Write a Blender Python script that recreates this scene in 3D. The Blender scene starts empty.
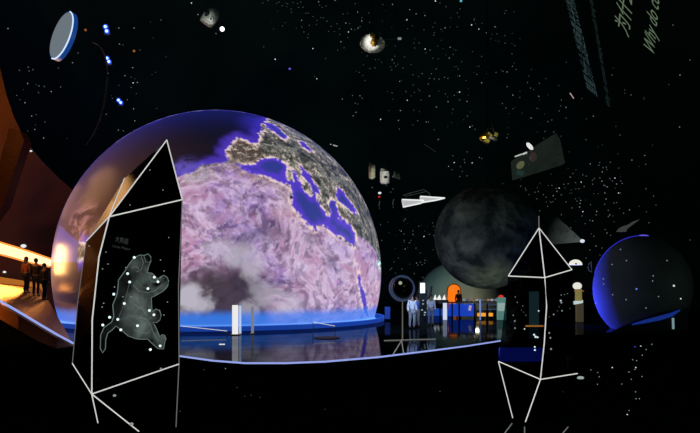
import bpy, bmesh, math, random
import numpy as np
from mathutils import Vector, Matrix
random.seed(7); rng = np.random.default_rng(5)
sc = bpy.context.scene
C = sc.collection
EYE = 1.6; F = 600.0; CX = 350.0; HY = 285.0
HALL = -0.6          # level of the hall floor; the visitor platform is z = 0

# ------------------------------------------------------------ camera
cam = bpy.data.cameras.new('camera'); co = bpy.data.objects.new('camera', cam); C.objects.link(co)
co.location = (0, 0, EYE); co.rotation_euler = (math.radians(90), 0, 0)
cam.sensor_width = 36; cam.lens = 36*F/700; cam.shift_y = (HY-216.5)/700
cam.clip_end = 500; sc.camera = co
vs = sc.view_settings
vs.view_transform = 'Standard'; vs.look = 'None'; vs.exposure = 0; vs.gamma = 1; vs.use_curve_mapping = False

def P(px, py, Y):                       # a point seen at that place of the photo, at depth Y
    return Vector(((px-CX)/F*Y, Y, EYE-(py-HY)/F*Y))
def G(px, py, z=HALL):                  # a point on the floor of level z
    return P(px, py, (EYE-z)*F/(py-HY))
SC, SR = Vector((0, 20, HALL)), Vector((48, 48, 30))     # the domed hall
def shell(px, py, k=0.985):
    d = P(px, py, 1.0)-Vector((0, 0, EYE)); o = Vector((0, 0, EYE))-SC
    a = sum((d[i]/SR[i])**2 for i in range(3)); b = 2*sum(d[i]*o[i]/SR[i]**2 for i in range(3))
    c = sum((o[i]/SR[i])**2 for i in range(3))-1
    t = (-b+math.sqrt(b*b-4*a*c))/(2*a)
    return Vector((0, 0, EYE))+d*t*k
def srgb(r, g, b):
    f = lambda v: (v/255)/12.92 if v <= 10 else ((v/255+0.055)/1.055)**2.4
    return (f(r), f(g), f(b))

# ------------------------------------------------------------ materials
def newmat(name):
    m = bpy.data.materials.new(name); m.use_nodes = True
    return m, m.node_tree, m.node_tree.nodes['Principled BSDF']
def mat(name, col, rough=0.5, metal=0.0, spec=0.5, var=0.0, scale=6.0, bump=0.0):
    m, nt, b = newmat(name)
    b.inputs['Roughness'].default_value = rough; b.inputs['Metallic'].default_value = metal
    b.inputs['Specular IOR Level'].default_value = spec
    b.inputs['Base Color'].default_value = (*col, 1)
    if var or bump:
        tc = nt.nodes.new('ShaderNodeTexCoord'); n = nt.nodes.new('ShaderNodeTexNoise')
        n.inputs['Scale'].default_value = scale; n.inputs['Detail'].default_value = 6
        nt.links.new(tc.outputs['Object'], n.inputs['Vector'])
        if var:
            r = nt.nodes.new('ShaderNodeValToRGB'); r.color_ramp.elements[0].position = .3; r.color_ramp.elements[1].position = .7
            r.color_ramp.elements[0].color = (*[c*(1-var) for c in col], 1); r.color_ramp.elements[1].color = (*[min(1, c*(1+var)) for c in col], 1)
            nt.links.new(n.outputs['Fac'], r.inputs['Fac']); nt.links.new(r.outputs['Color'], b.inputs['Base Color'])
        if bump:
            bp = nt.nodes.new('ShaderNodeBump'); bp.inputs['Strength'].default_value = bump
            nt.links.new(n.outputs['Fac'], bp.inputs['Height']); nt.links.new(bp.outputs['Normal'], b.inputs['Normal'])
    return m
def emis(name, col, s=1.0, base=None):
    m, nt, b = newmat(name)
    b.inputs['Base Color'].default_value = (*(base or [c*.3 for c in col]), 1)
    b.inputs['Emission Color'].default_value = (*col, 1); b.inputs['Emission Strength'].default_value = s
    b.inputs['Roughness'].default_value = .4
    return m
M = dict(
    dome=mat('dome black', (.009, .031, .022), 0.95, spec=0.0, var=.35, scale=.12),
    platform=mat('platform floor', (.004, .006, .006), 0.9, spec=.0, var=.3, scale=1.5),
    black=mat('black paint', (.006, .008, .008), .6, spec=.15, var=.2),
    darkmetal=mat('dark metal', (.03, .03, .032), .4, metal=.8, var=.2),
    glass_black=mat('black glass', (.0015, .0025, .0025), .1, spec=.12),
    bronze=mat('bronze cladding', (.14, .05, .008), .6, spec=.1, metal=.0, var=.25, scale=.25, bump=.02),
    bronze_dark=mat('dark bronze', (.025, .009, .002), .7, spec=.05, metal=.0, var=.2),
    copper=mat('copper fascia', (.32, .1, .02), .3, metal=.6, var=.5, scale=.8),
    edge=emis('crystal edge light', srgb(225, 225, 220), 0.85),
    edge_dim=emis('dim crystal edge light', srgb(120, 122, 118), .7),
    led=emis('platform edge light', srgb(150, 165, 235), 1.0),
    ledblue=emis('globe ring light', srgb(60, 150, 255), 1.3),
    star=emis('star light', (.7, .78, .8), 1.0),
    star_dim=emis('faint star light', (.10, .125, .12), 1.0),
    star_mid=emis('mid star light', (.27, .31, .3), 1.0),
    engr_star=emis('engraved star', (.8, .97, 1), 1.3),
    blue_spot=emis('blue spotlight', (.3, .5, 1), 3.0),
    blue_halo=emis('blue lens hood', (.02, .08, .8), 1.0),
    white=emis('white lit panel', (.9, .92, .9), 1.0),
    warm=emis('warm cove light', (1, .72, .36), 1.6),
    warm_edge=emis('amber cove edge', (1, .3, .04), 1.1),
    orange=emis('orange lit panel', (1, .2, .005), .95),
    amber=emis('amber lamp', (1, .38, .03), .9),
    bluepanel=emis('blue lit counter panel', (.008, .06, .6), .7),
    red=emis('red lamp', (.7, .03, .02), .8),
    teal=emis('teal lit screen', (.12, .32, .27), .55),
    gold=mat('gold foil', (.75, .38, .06), .3, metal=.75, var=.6, scale=9, bump=.6),
    whitepaint=mat('white satellite paint', (.7, .7, .68), .5, var=.1),
    greypaint=mat('grey satellite paint', (.28, .3, .27), .55, var=.2),
    cream=mat('cream paint', (.62, .6, .42), .5, var=.1),
    hair=mat('dark hair', (.01, .007, .005), .6, var=.3, scale=40),
    skin=mat('skin', (.35, .2, .13), .6, var=.1),
    coat=mat('black coat', (.004, .003, .003), .8, var=.3),
    shirt_o=mat('orange top', (.2, .05, .01), .8, var=.2),
    shirt_w=mat('pale top', (.8, .85, .95), .8, var=.1),
    shirt_b=mat('blue top', (.08, .2, .7), .8, var=.1),
    trousers=mat('dark trousers', (.012, .014, .02), .8, var=.2),
    trousers_l=mat('pale trousers', (.35, .38, .42), .8, var=.2),
)
def mk_hall_floor():
    m = bpy.data.materials.new('glossy black hall floor'); m.use_nodes = True; nt = m.node_tree; nt.nodes.clear()
    out = nt.nodes.new('ShaderNodeOutputMaterial'); mx = nt.nodes.new('ShaderNodeMixShader')
    d = nt.nodes.new('ShaderNodeBsdfDiffuse'); d.inputs['Color'].default_value = (.004, .006, .007, 1)
    g = nt.nodes.new('ShaderNodeBsdfGlossy'); g.inputs['Color'].default_value = (.75, .8, .9, 1); g.inputs['Roughness'].default_value = .05
    tc = nt.nodes.new('ShaderNodeTexCoord'); n = nt.nodes.new('ShaderNodeTexNoise'); n.inputs['Scale'].default_value = 1.2
    r = nt.nodes.new('ShaderNodeMapRange'); r.inputs[3].default_value = .14; r.inputs[4].default_value = .34
    nt.links.new(tc.outputs['Object'], n.inputs['Vector']); nt.links.new(n.outputs['Fac'], r.inputs[0]); nt.links.new(r.outputs[0], mx.inputs['Fac'])
    bp = nt.nodes.new('ShaderNodeBump'); bp.inputs['Strength'].default_value = .01; nt.links.new(n.outputs['Fac'], bp.inputs['Height']); nt.links.new(bp.outputs['Normal'], g.inputs['Normal'])
    nt.links.new(d.outputs[0], mx.inputs[1]); nt.links.new(g.outputs[0], mx.inputs[2]); nt.links.new(mx.outputs[0], out.inputs[0])
    return m
M['hall'] = mk_hall_floor()
def mk_ramp():
    m = bpy.data.materials.new('polished ramp floor'); m.use_nodes = True; nt = m.node_tree; nt.nodes.clear()
    out = nt.nodes.new('ShaderNodeOutputMaterial'); mx = nt.nodes.new('ShaderNodeMixShader'); mx.inputs['Fac'].default_value = .5
    d = nt.nodes.new('ShaderNodeBsdfDiffuse'); d.inputs['Color'].default_value = (.1, .05, .02, 1)
    g = nt.nodes.new('ShaderNodeBsdfGlossy'); g.inputs['Color'].default_value = (.9, .6, .35, 1); g.inputs['Roughness'].default_value = .22
    tc = nt.nodes.new('ShaderNodeTexCoord'); n = nt.nodes.new('ShaderNodeTexNoise'); n.inputs['Scale'].default_value = .8
    bp = nt.nodes.new('ShaderNodeBump'); bp.inputs['Strength'].default_value = .15; nt.links.new(tc.outputs['Object'], n.inputs['Vector']); nt.links.new(n.outputs['Fac'], bp.inputs['Height']); nt.links.new(bp.outputs['Normal'], g.inputs['Normal'])
    nt.links.new(d.outputs[0], mx.inputs[1]); nt.links.new(g.outputs[0], mx.inputs[2]); nt.links.new(mx.outputs[0], out.inputs[0])
    return m
M['ramp'] = mk_ramp()
def mk_glass():      # dark tinted see-through glass of the far crystal
    m = bpy.data.materials.new('dark tinted glass'); m.use_nodes = True; nt = m.node_tree; nt.nodes.clear()
    out = nt.nodes.new('ShaderNodeOutputMaterial'); mx = nt.nodes.new('ShaderNodeMixShader'); mx.inputs['Fac'].default_value = .03
    t = nt.nodes.new('ShaderNodeBsdfTransparent'); t.inputs['Color'].default_value = (.3, .33, .36, 1)
    g = nt.nodes.new('ShaderNodeBsdfGlossy'); g.inputs['Roughness'].default_value = .08; g.inputs['Color'].default_value = (.6, .6, .6, 1)
    nt.links.new(t.outputs[0], mx.inputs[1]); nt.links.new(g.outputs[0], mx.inputs[2]); nt.links.new(mx.outputs[0], out.inputs[0])
    return m
M['tint'] = mk_glass()
def mk_smoke(name, col, s, scale, lo, hi, amount):   # luminous etched drawing, see-through where thin
    m = bpy.data.materials.new(name); m.use_nodes = True; nt = m.node_tree; nt.nodes.clear()
    out = nt.nodes.new('ShaderNodeOutputMaterial'); mx = nt.nodes.new('ShaderNodeMixShader')
    t = nt.nodes.new('ShaderNodeBsdfTransparent'); e = nt.nodes.new('ShaderNodeEmission'); e.inputs['Color'].default_value = (*col, 1); e.inputs['Strength'].default_value = s
    tc = nt.nodes.new('ShaderNodeTexCoord'); n = nt.nodes.new('ShaderNodeTexNoise'); n.inputs['Scale'].default_value = scale; n.inputs['Detail'].default_value = 8; n.inputs['Distortion'].default_value = .5
    r = nt.nodes.new('ShaderNodeMapRange'); r.inputs[1].default_value = lo; r.inputs[2].default_value = hi; r.inputs[3].default_value = 0; r.inputs[4].default_value = amount
    at = nt.nodes.new('ShaderNodeAttribute'); at.attribute_name = 'etch_amount'
    mu = nt.nodes.new('ShaderNodeMath'); mu.operation = 'MULTIPLY'
    nt.links.new(tc.outputs['Object'], n.inputs['Vector']); nt.links.new(n.outputs['Fac'], r.inputs[0])
    nt.links.new(r.outputs[0], mu.inputs[0]); nt.links.new(at.outputs['Fac'], mu.inputs[1]); nt.links.new(mu.outputs[0], mx.inputs['Fac'])
    nt.links.new(t.outputs[0], mx.inputs[1]); nt.links.new(e.outputs[0], mx.inputs[2]); nt.links.new(mx.outputs[0], out.inputs[0])
    return m
M['bear'] = mk_smoke('etched bear drawing', (.33, .42, .38), .55, 4.5, .3, .72, .9)
M['tail'] = mk_smoke('painted tail haze', (.35, .42, .4), .3, 3, .2, .5, 1.0)
M['beam'] = mk_smoke('dim lit hologram box', (.06, .085, .065), .6, 1.0, .2, .5, 1.0)

# ------------------------------------------------------------ mesh helpers
def box(bm, c, s, R=None):
    r = bmesh.ops.create_cube(bm, size=1.0)['verts']
    for v in r: v.co = Vector((v.co.x*s[0], v.co.y*s[1], v.co.z*s[2]))
    if R is not None: bmesh.ops.transform(bm, matrix=R, verts=r)
    bmesh.ops.translate(bm, vec=Vector(c), verts=r); return r
def cone(bm, a, b, r1, r2, n=16, caps=True):
    a, b = Vector(a), Vector(b); d = b-a
    r = bmesh.ops.create_cone(bm, cap_ends=caps, segments=n, radius1=r1, radius2=r2, depth=d.length)['verts']
    q = Vector((0, 0, 1)).rotation_difference(d.normalized()).to_matrix().to_4x4()
    bmesh.ops.transform(bm, matrix=Matrix.Translation((a+b)/2) @ q, verts=r); return r
def ball(bm, c, r, sx=1, sy=1, sz=1, n=16, R=None):
    v = bmesh.ops.create_uvsphere(bm, u_segments=n, v_segments=max(6, n//2), radius=r)['verts']
    for w in v: w.co = Vector((w.co.x*sx, w.co.y*sy, w.co.z*sz))
    if R is not None: bmesh.ops.transform(bm, matrix=R, verts=v)
    bmesh.ops.translate(bm, vec=Vector(c), verts=v); return v
def tube(bm, pts, r, n=8, closed=False):
    pts = [Vector(p) for p in pts]; rings = []
    N = len(pts)
    for i, p in enumerate(pts):
        a = pts[(i-1) % N] if (i > 0 or closed) else p; b = pts[(i+1) % N] if (i < N-1 or closed) else p
        t = (b-a).normalized(); u = t.cross(Vector((0, 0, 1)))
        if u.length < 1e-3: u = t.cross(Vector((1, 0, 0)))
        u.normalize(); w = t.cross(u)
        rr = r[i] if isinstance(r, (list, tuple)) else r
        rings.append([bm.verts.new(p+(u*math.cos(2*math.pi*k/n)+w*math.sin(2*math.pi*k/n))*rr) for k in range(n)])
    for i in range(N if closed else N-1):
        A, B = rings[i], rings[(i+1) % N]
        for k in range(n): bm.faces.new((A[k], A[(k+1) % n], B[(k+1) % n], B[k]))
    if not closed:
        bm.faces.new(rings[0][::-1]); bm.faces.new(rings[-1])
def prism(bm, pts, thick):               # planar outline given real thickness along a vector
    a = [bm.verts.new(Vector(p)) for p in pts]; b = [bm.verts.new(Vector(p)+Vector(thick)) for p in pts]; n = len(a)
    bm.faces.new(a[::-1]); bm.faces.new(b)
    for i in range(n): bm.faces.new((a[i], a[(i+1) % n], b[(i+1) % n], b[i]))
def link(name, me, m, parent=None, smooth=True):
    o = bpy.data.objects.new(name, me); C.objects.link(o)
    if m: me.materials.append(m)
    if smooth:
        me.polygons.foreach_set('use_smooth', [True]*len(me.polygons))
        try: me.set_sharp_from_angle(angle=math.radians(35))
        except Exception: pass
    if parent: o.parent = parent; o.matrix_parent_inverse = parent.matrix_world.inverted()
    return o
def obj(name, bm, m, parent=None, smooth=True, org=None):
    bmesh.ops.recalc_face_normals(bm, faces=bm.faces)
    # a top-level mesh gets its origin at its own middle
    if parent is None and org is None and len(bm.verts):
        lo = Vector([min(v.co[i] for v in bm.verts) for i in range(3)]); hi = Vector([max(v.co[i] for v in bm.verts) for i in range(3)])
        org = Vector(((lo.x+hi.x)/2, (lo.y+hi.y)/2, lo.z))
    if parent is not None: org = parent.location.copy() if parent.parent is None else (parent.parent.location+parent.location)
    me = bpy.data.meshes.new(name)
    if org is not None: bmesh.ops.translate(bm, vec=-Vector(org), verts=bm.verts)
    bm.to_mesh(me); bm.free()
    o = link(name, me, m, None, smooth)
    if parent is not None: o.parent = parent
    elif org is not None: o.location = org
    return o
def tag(o, label, cat, group=None, kind=None):
    if label: o['label'] = label
    if cat: o['category'] = cat
    if group: o['group'] = group
    if kind: o['kind'] = kind
    return o
def thing(name, label, cat, loc, group=None):
    o = bpy.data.objects.new(name, None); C.objects.link(o); o.location = Vector(loc); o.empty_display_size = .2
    return tag(o, label, cat, group)
def struct(o): o['kind'] = 'structure'; return o
def B(): return bmesh.new()
def light(kind, loc, energy, col, size=1.0, target=None, angle=60, blend=.6):
    l = bpy.data.lights.new(kind.lower()+'_lamp', kind); l.energy = energy; l.color = col
    if kind == 'AREA': l.size = size
    elif kind == 'SPOT': l.spot_size = math.radians(angle); l.spot_blend = blend; l.shadow_soft_size = size
    else: l.shadow_soft_size = size
    o = bpy.data.objects.new(l.name, l); C.objects.link(o); o.location = loc
    if target is not None: o.rotation_euler = (Vector(target)-Vector(loc)).to_track_quat('-Z', 'Y').to_euler()
    return o
def cable(parent, top_from, r=.008):
    a = Vector(top_from); k = 1-((a.x-SC.x)/SR.x)**2-((a.y-SC.y)/SR.y)**2
    z = SC.z+SR.z*math.sqrt(max(k, .01))
    z = max(a.z+.2, z-1.2)
    if z > a.z+.3:
        b = B(); cone(b, a, (a.x, a.y, z), r, r, 6); obj('suspension_cable', b, M['black'], parent)

# ------------------------------------------------------------ the hall
b = B()
nu, nv = 96, 32; grid = []
for j in range(nv+1):
    el = math.pi/2*j/nv
    grid.append([b.verts.new((SC.x+SR.x*math.cos(el)*math.cos(2*math.pi*i/nu), SC.y+SR.y*math.cos(el)*math.sin(2*math.pi*i/nu), SC.z+SR.z*math.sin(el))) for i in range(nu)] if j < nv else [b.verts.new((SC.x, SC.y, SC.z+SR.z))])
for j in range(nv):
    for i in range(nu):
        k = (i+1) % nu
        if j < nv-1: b.faces.new((grid[j][i], grid[j][k], grid[j+1][k], grid[j+1][i]))
        else: b.faces.new((grid[j][i], grid[j][k], grid[nv][0]))
struct(obj('ceiling', b, M['dome'], org=Vector((0, 0, 0))))
b = B()
ring = [b.verts.new((SC.x+SR.x*math.cos(2*math.pi*i/96), SC.y+SR.y*math.sin(2*math.pi*i/96), HALL)) for i in range(96)]
b.faces.new(ring)
r2 = [b.verts.new(v.co-Vector((0, 0, .3))) for v in ring]; b.faces.new(r2[::-1])
for i in range(96): b.faces.new((ring[i], ring[(i+1) % 96], r2[(i+1) % 96], r2[i]))
struct(obj('floor', b, M['hall'], smooth=False, org=Vector((0, 0, 0))))

# visitor platform with its curved lit edge
edge_px = [(73, 344), (125, 350.5), (181, 357), (213, 361.5), (245, 364), (285, 364), (325, 362.5), (378, 358), (430, 351.5), (465, 347), (500, 341.5)]
edge = [G(x, y, 0) for x, y in edge_px]
rightx = [Vector((9, 20.5, 0)), Vector((16, 22, 0)), Vector((24, 20, 0))]
leftx = [Vector((-9.5, 16.5, 0)), Vector((-16, 17, 0)), Vector((-20, 10, 0))]
outline = leftx[::-1]+edge+rightx+[Vector((24, -6, 0)), Vector((-20, -6, 0))]
b = B(); prism(b, [p+Vector((0, 0, HALL)) for p in outline], (0, 0, .6))
struct(obj('floor_platform', b, M['platform'], smooth=False))
# ramp rising on the left
rf = [P(-60, 262, 13.6), P(0, 302, 14), P(20, 313.5, 14.2), P(40, 325.5, 14.6), P(58, 336, 15), P(73, 344, 15.6)]
rb = [P(-60, 283, 36), P(0, 283, 36), P(14, 284, 36.5), P(28, 285, 37), P(40, 288, 36), P(46, 296, 32)]
b = B(); rows = []
for k in range(9):
    t = k/8; rows.append([b.verts.new(rf[i].lerp(rb[i], t)) for i in range(6)])
for k in range(8):
    for i in range(5): b.faces.new((rows[k][i], rows[k][i+1], rows[k+1][i+1], rows[k+1][i]))
ext = bmesh.ops.extrude_face_region(b, geom=list(b.faces))
for v in [g for g in ext['geom'] if isinstance(g, bmesh.types.BMVert)]: v.co.z -= .12
struct(obj('floor_ramp', b, M['ramp']))
b = B()
for i in range(1, 5):
    p, q = rf[i], rf[i+1]; d = Vector((0, -.02, -.03))
    pb, qb = Vector((p.x, p.y, max(0, p.z-1.0*(p.z)/1.2)))+d, Vector((q.x, q.y, 0.0))+d
    lo_ = lambda v_: Vector((v_.x, v_.y-.02, max(.01, v_.z-.38)))
    vv = [b.verts.new(p+d), b.verts.new(q+d), b.verts.new(lo_(q)), b.verts.new(lo_(p))]
    b.faces.new(vv)
ext = bmesh.ops.extrude_face_region(b, geom=list(b.faces))
for v in [g for g in ext['geom'] if isinstance(g, bmesh.types.BMVert)]: v.co.y -= .05
struct(obj('trim_1', b, M['copper'], smooth=False))
b = B(); lp = [Vector((q.x, q.y+.06, max(.02, q.z-.36))) for q in rf]
prism(b, lp+[Vector((rf[-1].x, rf[-1].y+.06, 0)), Vector((rf[0].x, rf[0].y+.06, 0))], (0, .1, 0)); struct(obj('trim_3', b, M['black'], smooth=False))
b = B(); tube(b, [p+Vector((0, -.02, .03)) for p in rf[1:]], .028)
tag(obj('ramp_edge_light', b, M['led']), 'thin violet white light line along the sloping ramp edge at far left', 'light strip')
b = B(); tube(b, [p+Vector((0, -.02, .02)) for p in edge], .019)
tag(obj('platform_edge_light', b, M['led']), 'long curved blue white light line on the black platform edge in front of the globe', 'light strip')

# bronze wall on the left
wx = [-150, -60, -20, 0, 6, 13, 22, 32, 42, 52, 60, 68, 90, 130, 170]
wy = [-170, -110, 10, 68, 93, 115, 134, 149, 161, 171, 179, 186, 205, 232, 250]
wd = [31, 33, 34.5, 36, 36.5, 37, 37.8, 38.6, 39.5, 40.6, 41.6, 42.6, 46, 51, 56]
b = B(); rows = []
for i in range(len(wx)):
    top = P(wx[i], wy[i], wd[i]); bot = Vector((top.x*1.0, top.y, HALL)); col = []
    for j in range(17):
        t = j/16; p = bot.lerp(top, t); bulge = -2.2*math.sin(math.pi*t)**1.0
        p += Vector((.75*bulge*-1*-1, .5*-bulge, 0)); col.append(b.verts.new(p))
    rows.append(col)
for i in range(len(wx)-1):
    for j in range(16): b.faces.new((rows[i][j], rows[i+1][j], rows[i+1][j+1], rows[i][j+1]))
ext = bmesh.ops.extrude_face_region(b, geom=list(b.faces))
for v in [g for g in ext['geom'] if isinstance(g, bmesh.types.BMVert)]: v.co += Vector((-.5, .5, 0))
struct(obj('wall_left', b, M['bronze']))
b = B()
prism(b, [P(9, 128, 34), P(20, 131, 34), P(24, 140, 34), P(3, 205, 34), P(-30, 250, 34), P(-30, 200, 34), P(0, 160, 34)], (0, .8, 0))
struct(obj('trim_2', b, M['bronze_dark'], smooth=False))
# warm light slot in the wall
t = thing('cove_light', 'long warm white glowing light slot on the bronze wall behind the people at left', 'light', P(10, 262, 34.6))
b = B(); up = [(-40, 231, 34), (0, 243, 34.5), (15, 247.5, 34.8), (32, 253, 35.2), (52, 260, 36)]; dn = [(-40, 244, 34), (0, 253.5, 34.5), (15, 257.5, 34.8), (28, 261.5, 35.2), (50, 266, 36)]
for i in range(4):
    q = [P(*up[i]), P(*up[i+1]), P(*dn[i+1]), P(*dn[i])]; prism(b, q, (0, .15, 0))
obj('diffuser', b, M['warm'], t, smooth=False)
b = B(); tube(b, [P(u[0], u[1]-.7, u[2]-.05) for u in up], .05); obj('edge_trim', b, M['warm_edge'], t)
b = B(); tube(b, [P(u[0], u[1]+1.0, u[2]-.05) for u in dn], .04); obj('edge_trim', b, M['warm_edge'], t)
b = B(); prism(b, [P(-20, 276, 35.2), P(0, 277, 35.2), P(46, 284.5, 35.9), P(46, 292, 35.9), P(0, 286, 35.2), P(-20, 286, 35.2)], (0, .1, 0))
tag(obj('skirting_glow', b, emis('painted amber floor glow', (1, .36, .05), .32)), 'dim amber reflection painted as a strip where the bronze wall meets the floor at far left', 'light')  # orange floor reflection painted as a glowing strip
for px, py, r, nm in ((23.5, 246, .1, 'small white wall lamp just above the warm light slot'), (4.5, 272, .06, 'small white floor-level lamp below the warm light slot at far left'), (31, 163-12, .045, 'tiny orange lamp high on the bronze wall edge')):
    b = B(); ball(b, P(px, py, 34), r, sx=1.6)
    tag(obj('wall_lamp', b, M['star']), nm, 'lamp')

# ------------------------------------------------------------ people
def skin_mesh(name, verts, edges, radii, m, parent, sub=1, root=0):
    me = bpy.data.meshes.new(name+'_cage'); me.from_pydata([tuple(v) for v in verts], edges, [])
    o = bpy.data.objects.new(name+'_cage', me); C.objects.link(o)
    sk = o.modifiers.new('s', 'SKIN'); sk.use_smooth_shade = True
    for i, d in enumerate(me.skin_vertices[0].data): d.radius = (radii[i] if isinstance(radii[i], tuple) else (radii[i], radii[i])); d.use_root = (i == root)
    ss = o.modifiers.new('u', 'SUBSURF'); ss.levels = sub; ss.render_levels = sub
    dg = bpy.context.evaluated_depsgraph_get(); me2 = bpy.data.meshes.new_from_object(o.evaluated_get(dg)); me2.name = name
    bpy.data.objects.remove(o); bpy.data.meshes.remove(me)
    r = link(name, me2, None, None); me2.materials.clear(); me2.materials.append(m); r.parent = parent
    return r
def person(loc, rz, label, top, legs, group=None, h=1.7, arm='down', hair_long=False, stride=.06):
    t = thing('person', label, 'person', loc, group); s = h/1.7
    t.rotation_euler = (0, 0, rz)
    V = lambda x, y, z: Vector((x*s, y*s, z*s))
    J = {'pel': V(0, 0, .92), 'wai': V(0, 0, 1.06), 'che': V(0, 0, 1.27), 'neb': V(0, 0, 1.42), 'nec': V(0, -.01, 1.49), 'hed': V(0, -.02, 1.58), 'crn': V(0, -.015, 1.65),
         'hiL': V(.09, 0, .88), 'knL': V(.10, -stride, .48), 'anL': V(.10, stride*.3, .09), 'toL': V(.11, -.13+stride*.3, .03),
         'hiR': V(-.09, 0, .88), 'knR': V(-.10, stride*.2, .48), 'anR': V(-.10, stride, .09), 'toR': V(-.11, -.13+stride, .03),
         'shL': V(.17, 0, 1.38), 'shR': V(-.17, 0, 1.38)}
    if arm == 'phone':
        J.update(elL=V(.2, -.14, 1.16), wrL=V(.1, -.33, 1.33), haL=V(.06, -.38, 1.38), elR=V(-.2, -.14, 1.16), wrR=V(-.1, -.33, 1.33), haR=V(-.06, -.38, 1.38))
    else:
        J.update(elL=V(.22, .02, 1.12), wrL=V(.23, -.05, .88), haL=V(.23, -.07, .8), elR=V(-.22, .02, 1.12), wrR=V(-.23, -.05, .88), haR=V(-.23, -.07, .8))
    E = [('pel', 'wai'), ('wai', 'che'), ('che', 'neb'), ('neb', 'nec'), ('nec', 'hed'), ('hed', 'crn'), ('pel', 'hiL'), ('hiL', 'knL'), ('knL', 'anL'), ('anL', 'toL'), ('pel', 'hiR'), ('hiR', 'knR'), ('knR', 'anR'), ('anR', 'toR'),
         ('neb', 'shL'), ('shL', 'elL'), ('elL', 'wrL'), ('wrL', 'haL'), ('neb', 'shR'), ('shR', 'elR'), ('elR', 'wrR'), ('wrR', 'haR')]
    R = dict(pel=(.14, .1), wai=(.12, .09), che=(.15, .105), neb=(.1, .07), nec=.05, hed=(.075, .09), crn=(.06, .075), hiL=.085, knL=.055, anL=.04, toL=.04, hiR=.085, knR=.055, anR=.04, toR=.04,
             shL=.055, elL=.042, wrL=.028, haL=.034, shR=.055, elR=.042, wrR=.028, haR=.034)
    def grow(name, keys, edges, m, k=1.0, add=0.0):
        idx = {q: i for i, q in enumerate(keys)}
        rr = [tuple(v*k*s+add for v in R[q]) if isinstance(R[q], tuple) else R[q]*k*s+add for q in keys]
        return skin_mesh(name, [J[q] for q in keys], [(idx[a], idx[c]) for a, c in edges if a in idx and c in idx], rr, m, t)
    grow('body', list(J), E, M['skin'])
    grow('jacket', ['pel', 'wai', 'che', 'neb', 'shL', 'elL', 'wrL', 'shR', 'elR', 'wrR'], E, top, 1.0, .02)
    grow('trousers', ['pel', 'hiL', 'knL', 'anL', 'hiR', 'knR', 'anR'], E, legs, 1.0, .014)
    b = B()
    ball(b, V(0, .012, 1.645), .105*s, sx=.9, sy=1.0, sz=1.0, n=14)
    if hair_long: ball(b, V(0, .06, 1.52), .1*s, sx=1.0, sy=.55, sz=1.7, n=14)
    me = bpy.data.meshes.new('hair'); b.to_mesh(me); b.free(); o = link('hair', me, M['hair']); o.parent = t
    for sx, an, to in ((1, 'anL', 'toL'), (-1, 'anR', 'toR')):
        b = B(); p = (J[an]+J[to])/2; ball(b, (p.x, p.y-.01, .045), .06, sx=.8, sy=2.1, sz=.72, n=12)
        me = bpy.data.meshes.new('shoe'); b.to_mesh(me); b.free(); o = link('shoe', me, M['coat']); o.parent = t
    if arm == 'phone':
        b = B(); box(b, V(0, -.41, 1.4), (.15, .012, .08)); me = bpy.data.meshes.new('p'); b.to_mesh(me); b.free()
        o = link('phone', me, M['black'], smooth=False)
        o.location = t.matrix_world @ Vector((0, 0, 0)); o.location = Vector(loc); o.rotation_euler = (0, 0, rz)
        tag(o, 'dark phone held up by the '+label.split(' with')[0].split('person ')[-1]+' visitor', 'phone')
    return t
def ramp_z(x, y):                      # height of the ramp surface
    best = None
    dg = bpy.context.evaluated_depsgraph_get(); r = bpy.data.objects['floor_ramp']
    hit, loc, n, i = r.ray_cast(Vector((x, y, 20))-r.location, Vector((0, 0, -1)))
    return (loc+r.location).z if hit else HALL
bpy.context.view_layer.update()
for px, Y, rz, lab, tp, h, al in ((26.5, 27.2, 2.9, 'person at far left with an orange sleeve seen from behind', M['shirt_o'], 1.62, 'down'),
                       (36, 27, 3.3, 'person in black coat standing in the middle of the three at left', M['coat'], 1.68, 'phone'),
                       (44.5, 26.5, 2.7, 'person in black at the right of the three beside the globe rim', M['coat'], 1.6, 'down')):
    x = (px-CX)/F*Y; z = ramp_z(x, Y)
    person((x, Y, z), rz, lab, tp, M['trousers'], 'visitors on the ramp', h, 'down', hair_long=(px == 26.5))

# ------------------------------------------------------------ the Earth globe
GC = Vector((-8.02, 38.5, 2.42)); GR = 10.0
ax = (Vector((0, 0, EYE))-GC).normalized(); ru = Vector((0, 0, 1)).cross(ax).normalized()*1; rv = ax.cross(ru)   # ru: photo right, rv: up
if ru.x < 0: ru = -ru
if rv.z < 0: rv = -rv
o0 = Vector((0, 0, EYE))
def ae(px, py):                        # direction on the globe, azimuthal degrees
    d = (P(px, py, 1.0)-o0).normalized(); oc = o0-GC; bq = oc.dot(d); cq = oc.dot(oc)-GR*GR; disc = bq*bq-cq
    t = -bq-(math.sqrt(disc) if disc > 0 else 0)
    n = (o0+d*t-GC).normalized(); th = math.degrees(math.acos(max(-1, min(1, n.dot(ax))))); x, y = n.dot(ru), n.dot(rv); l = math.hypot(x, y) or 1
    return (th*x/l, th*y/l)
NT, NB, NP = 320, 36, 960
ths = np.concatenate([np.linspace(0.05, 92, NT), np.linspace(92, 179.5, NB+1)[1:]]); nth = len(ths)
phs = np.linspace(0, 2*np.pi, NP, endpoint=False)
TH, PH = np.meshgrid(np.radians(ths), phs, indexing='ij'); TH = TH.ravel(); PH = PH.ravel()
axn, run, rvn = (np.array(v) for v in (ax, ru, rv))
N = np.cos(TH)[:, None]*axn+np.sin(TH)[:, None]*(np.cos(PH)[:, None]*run+np.sin(PH)[:, None]*rvn)
pos = N*GR
AX, AY = np.degrees(TH)*np.cos(PH), np.degrees(TH)*np.sin(PH)
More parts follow.
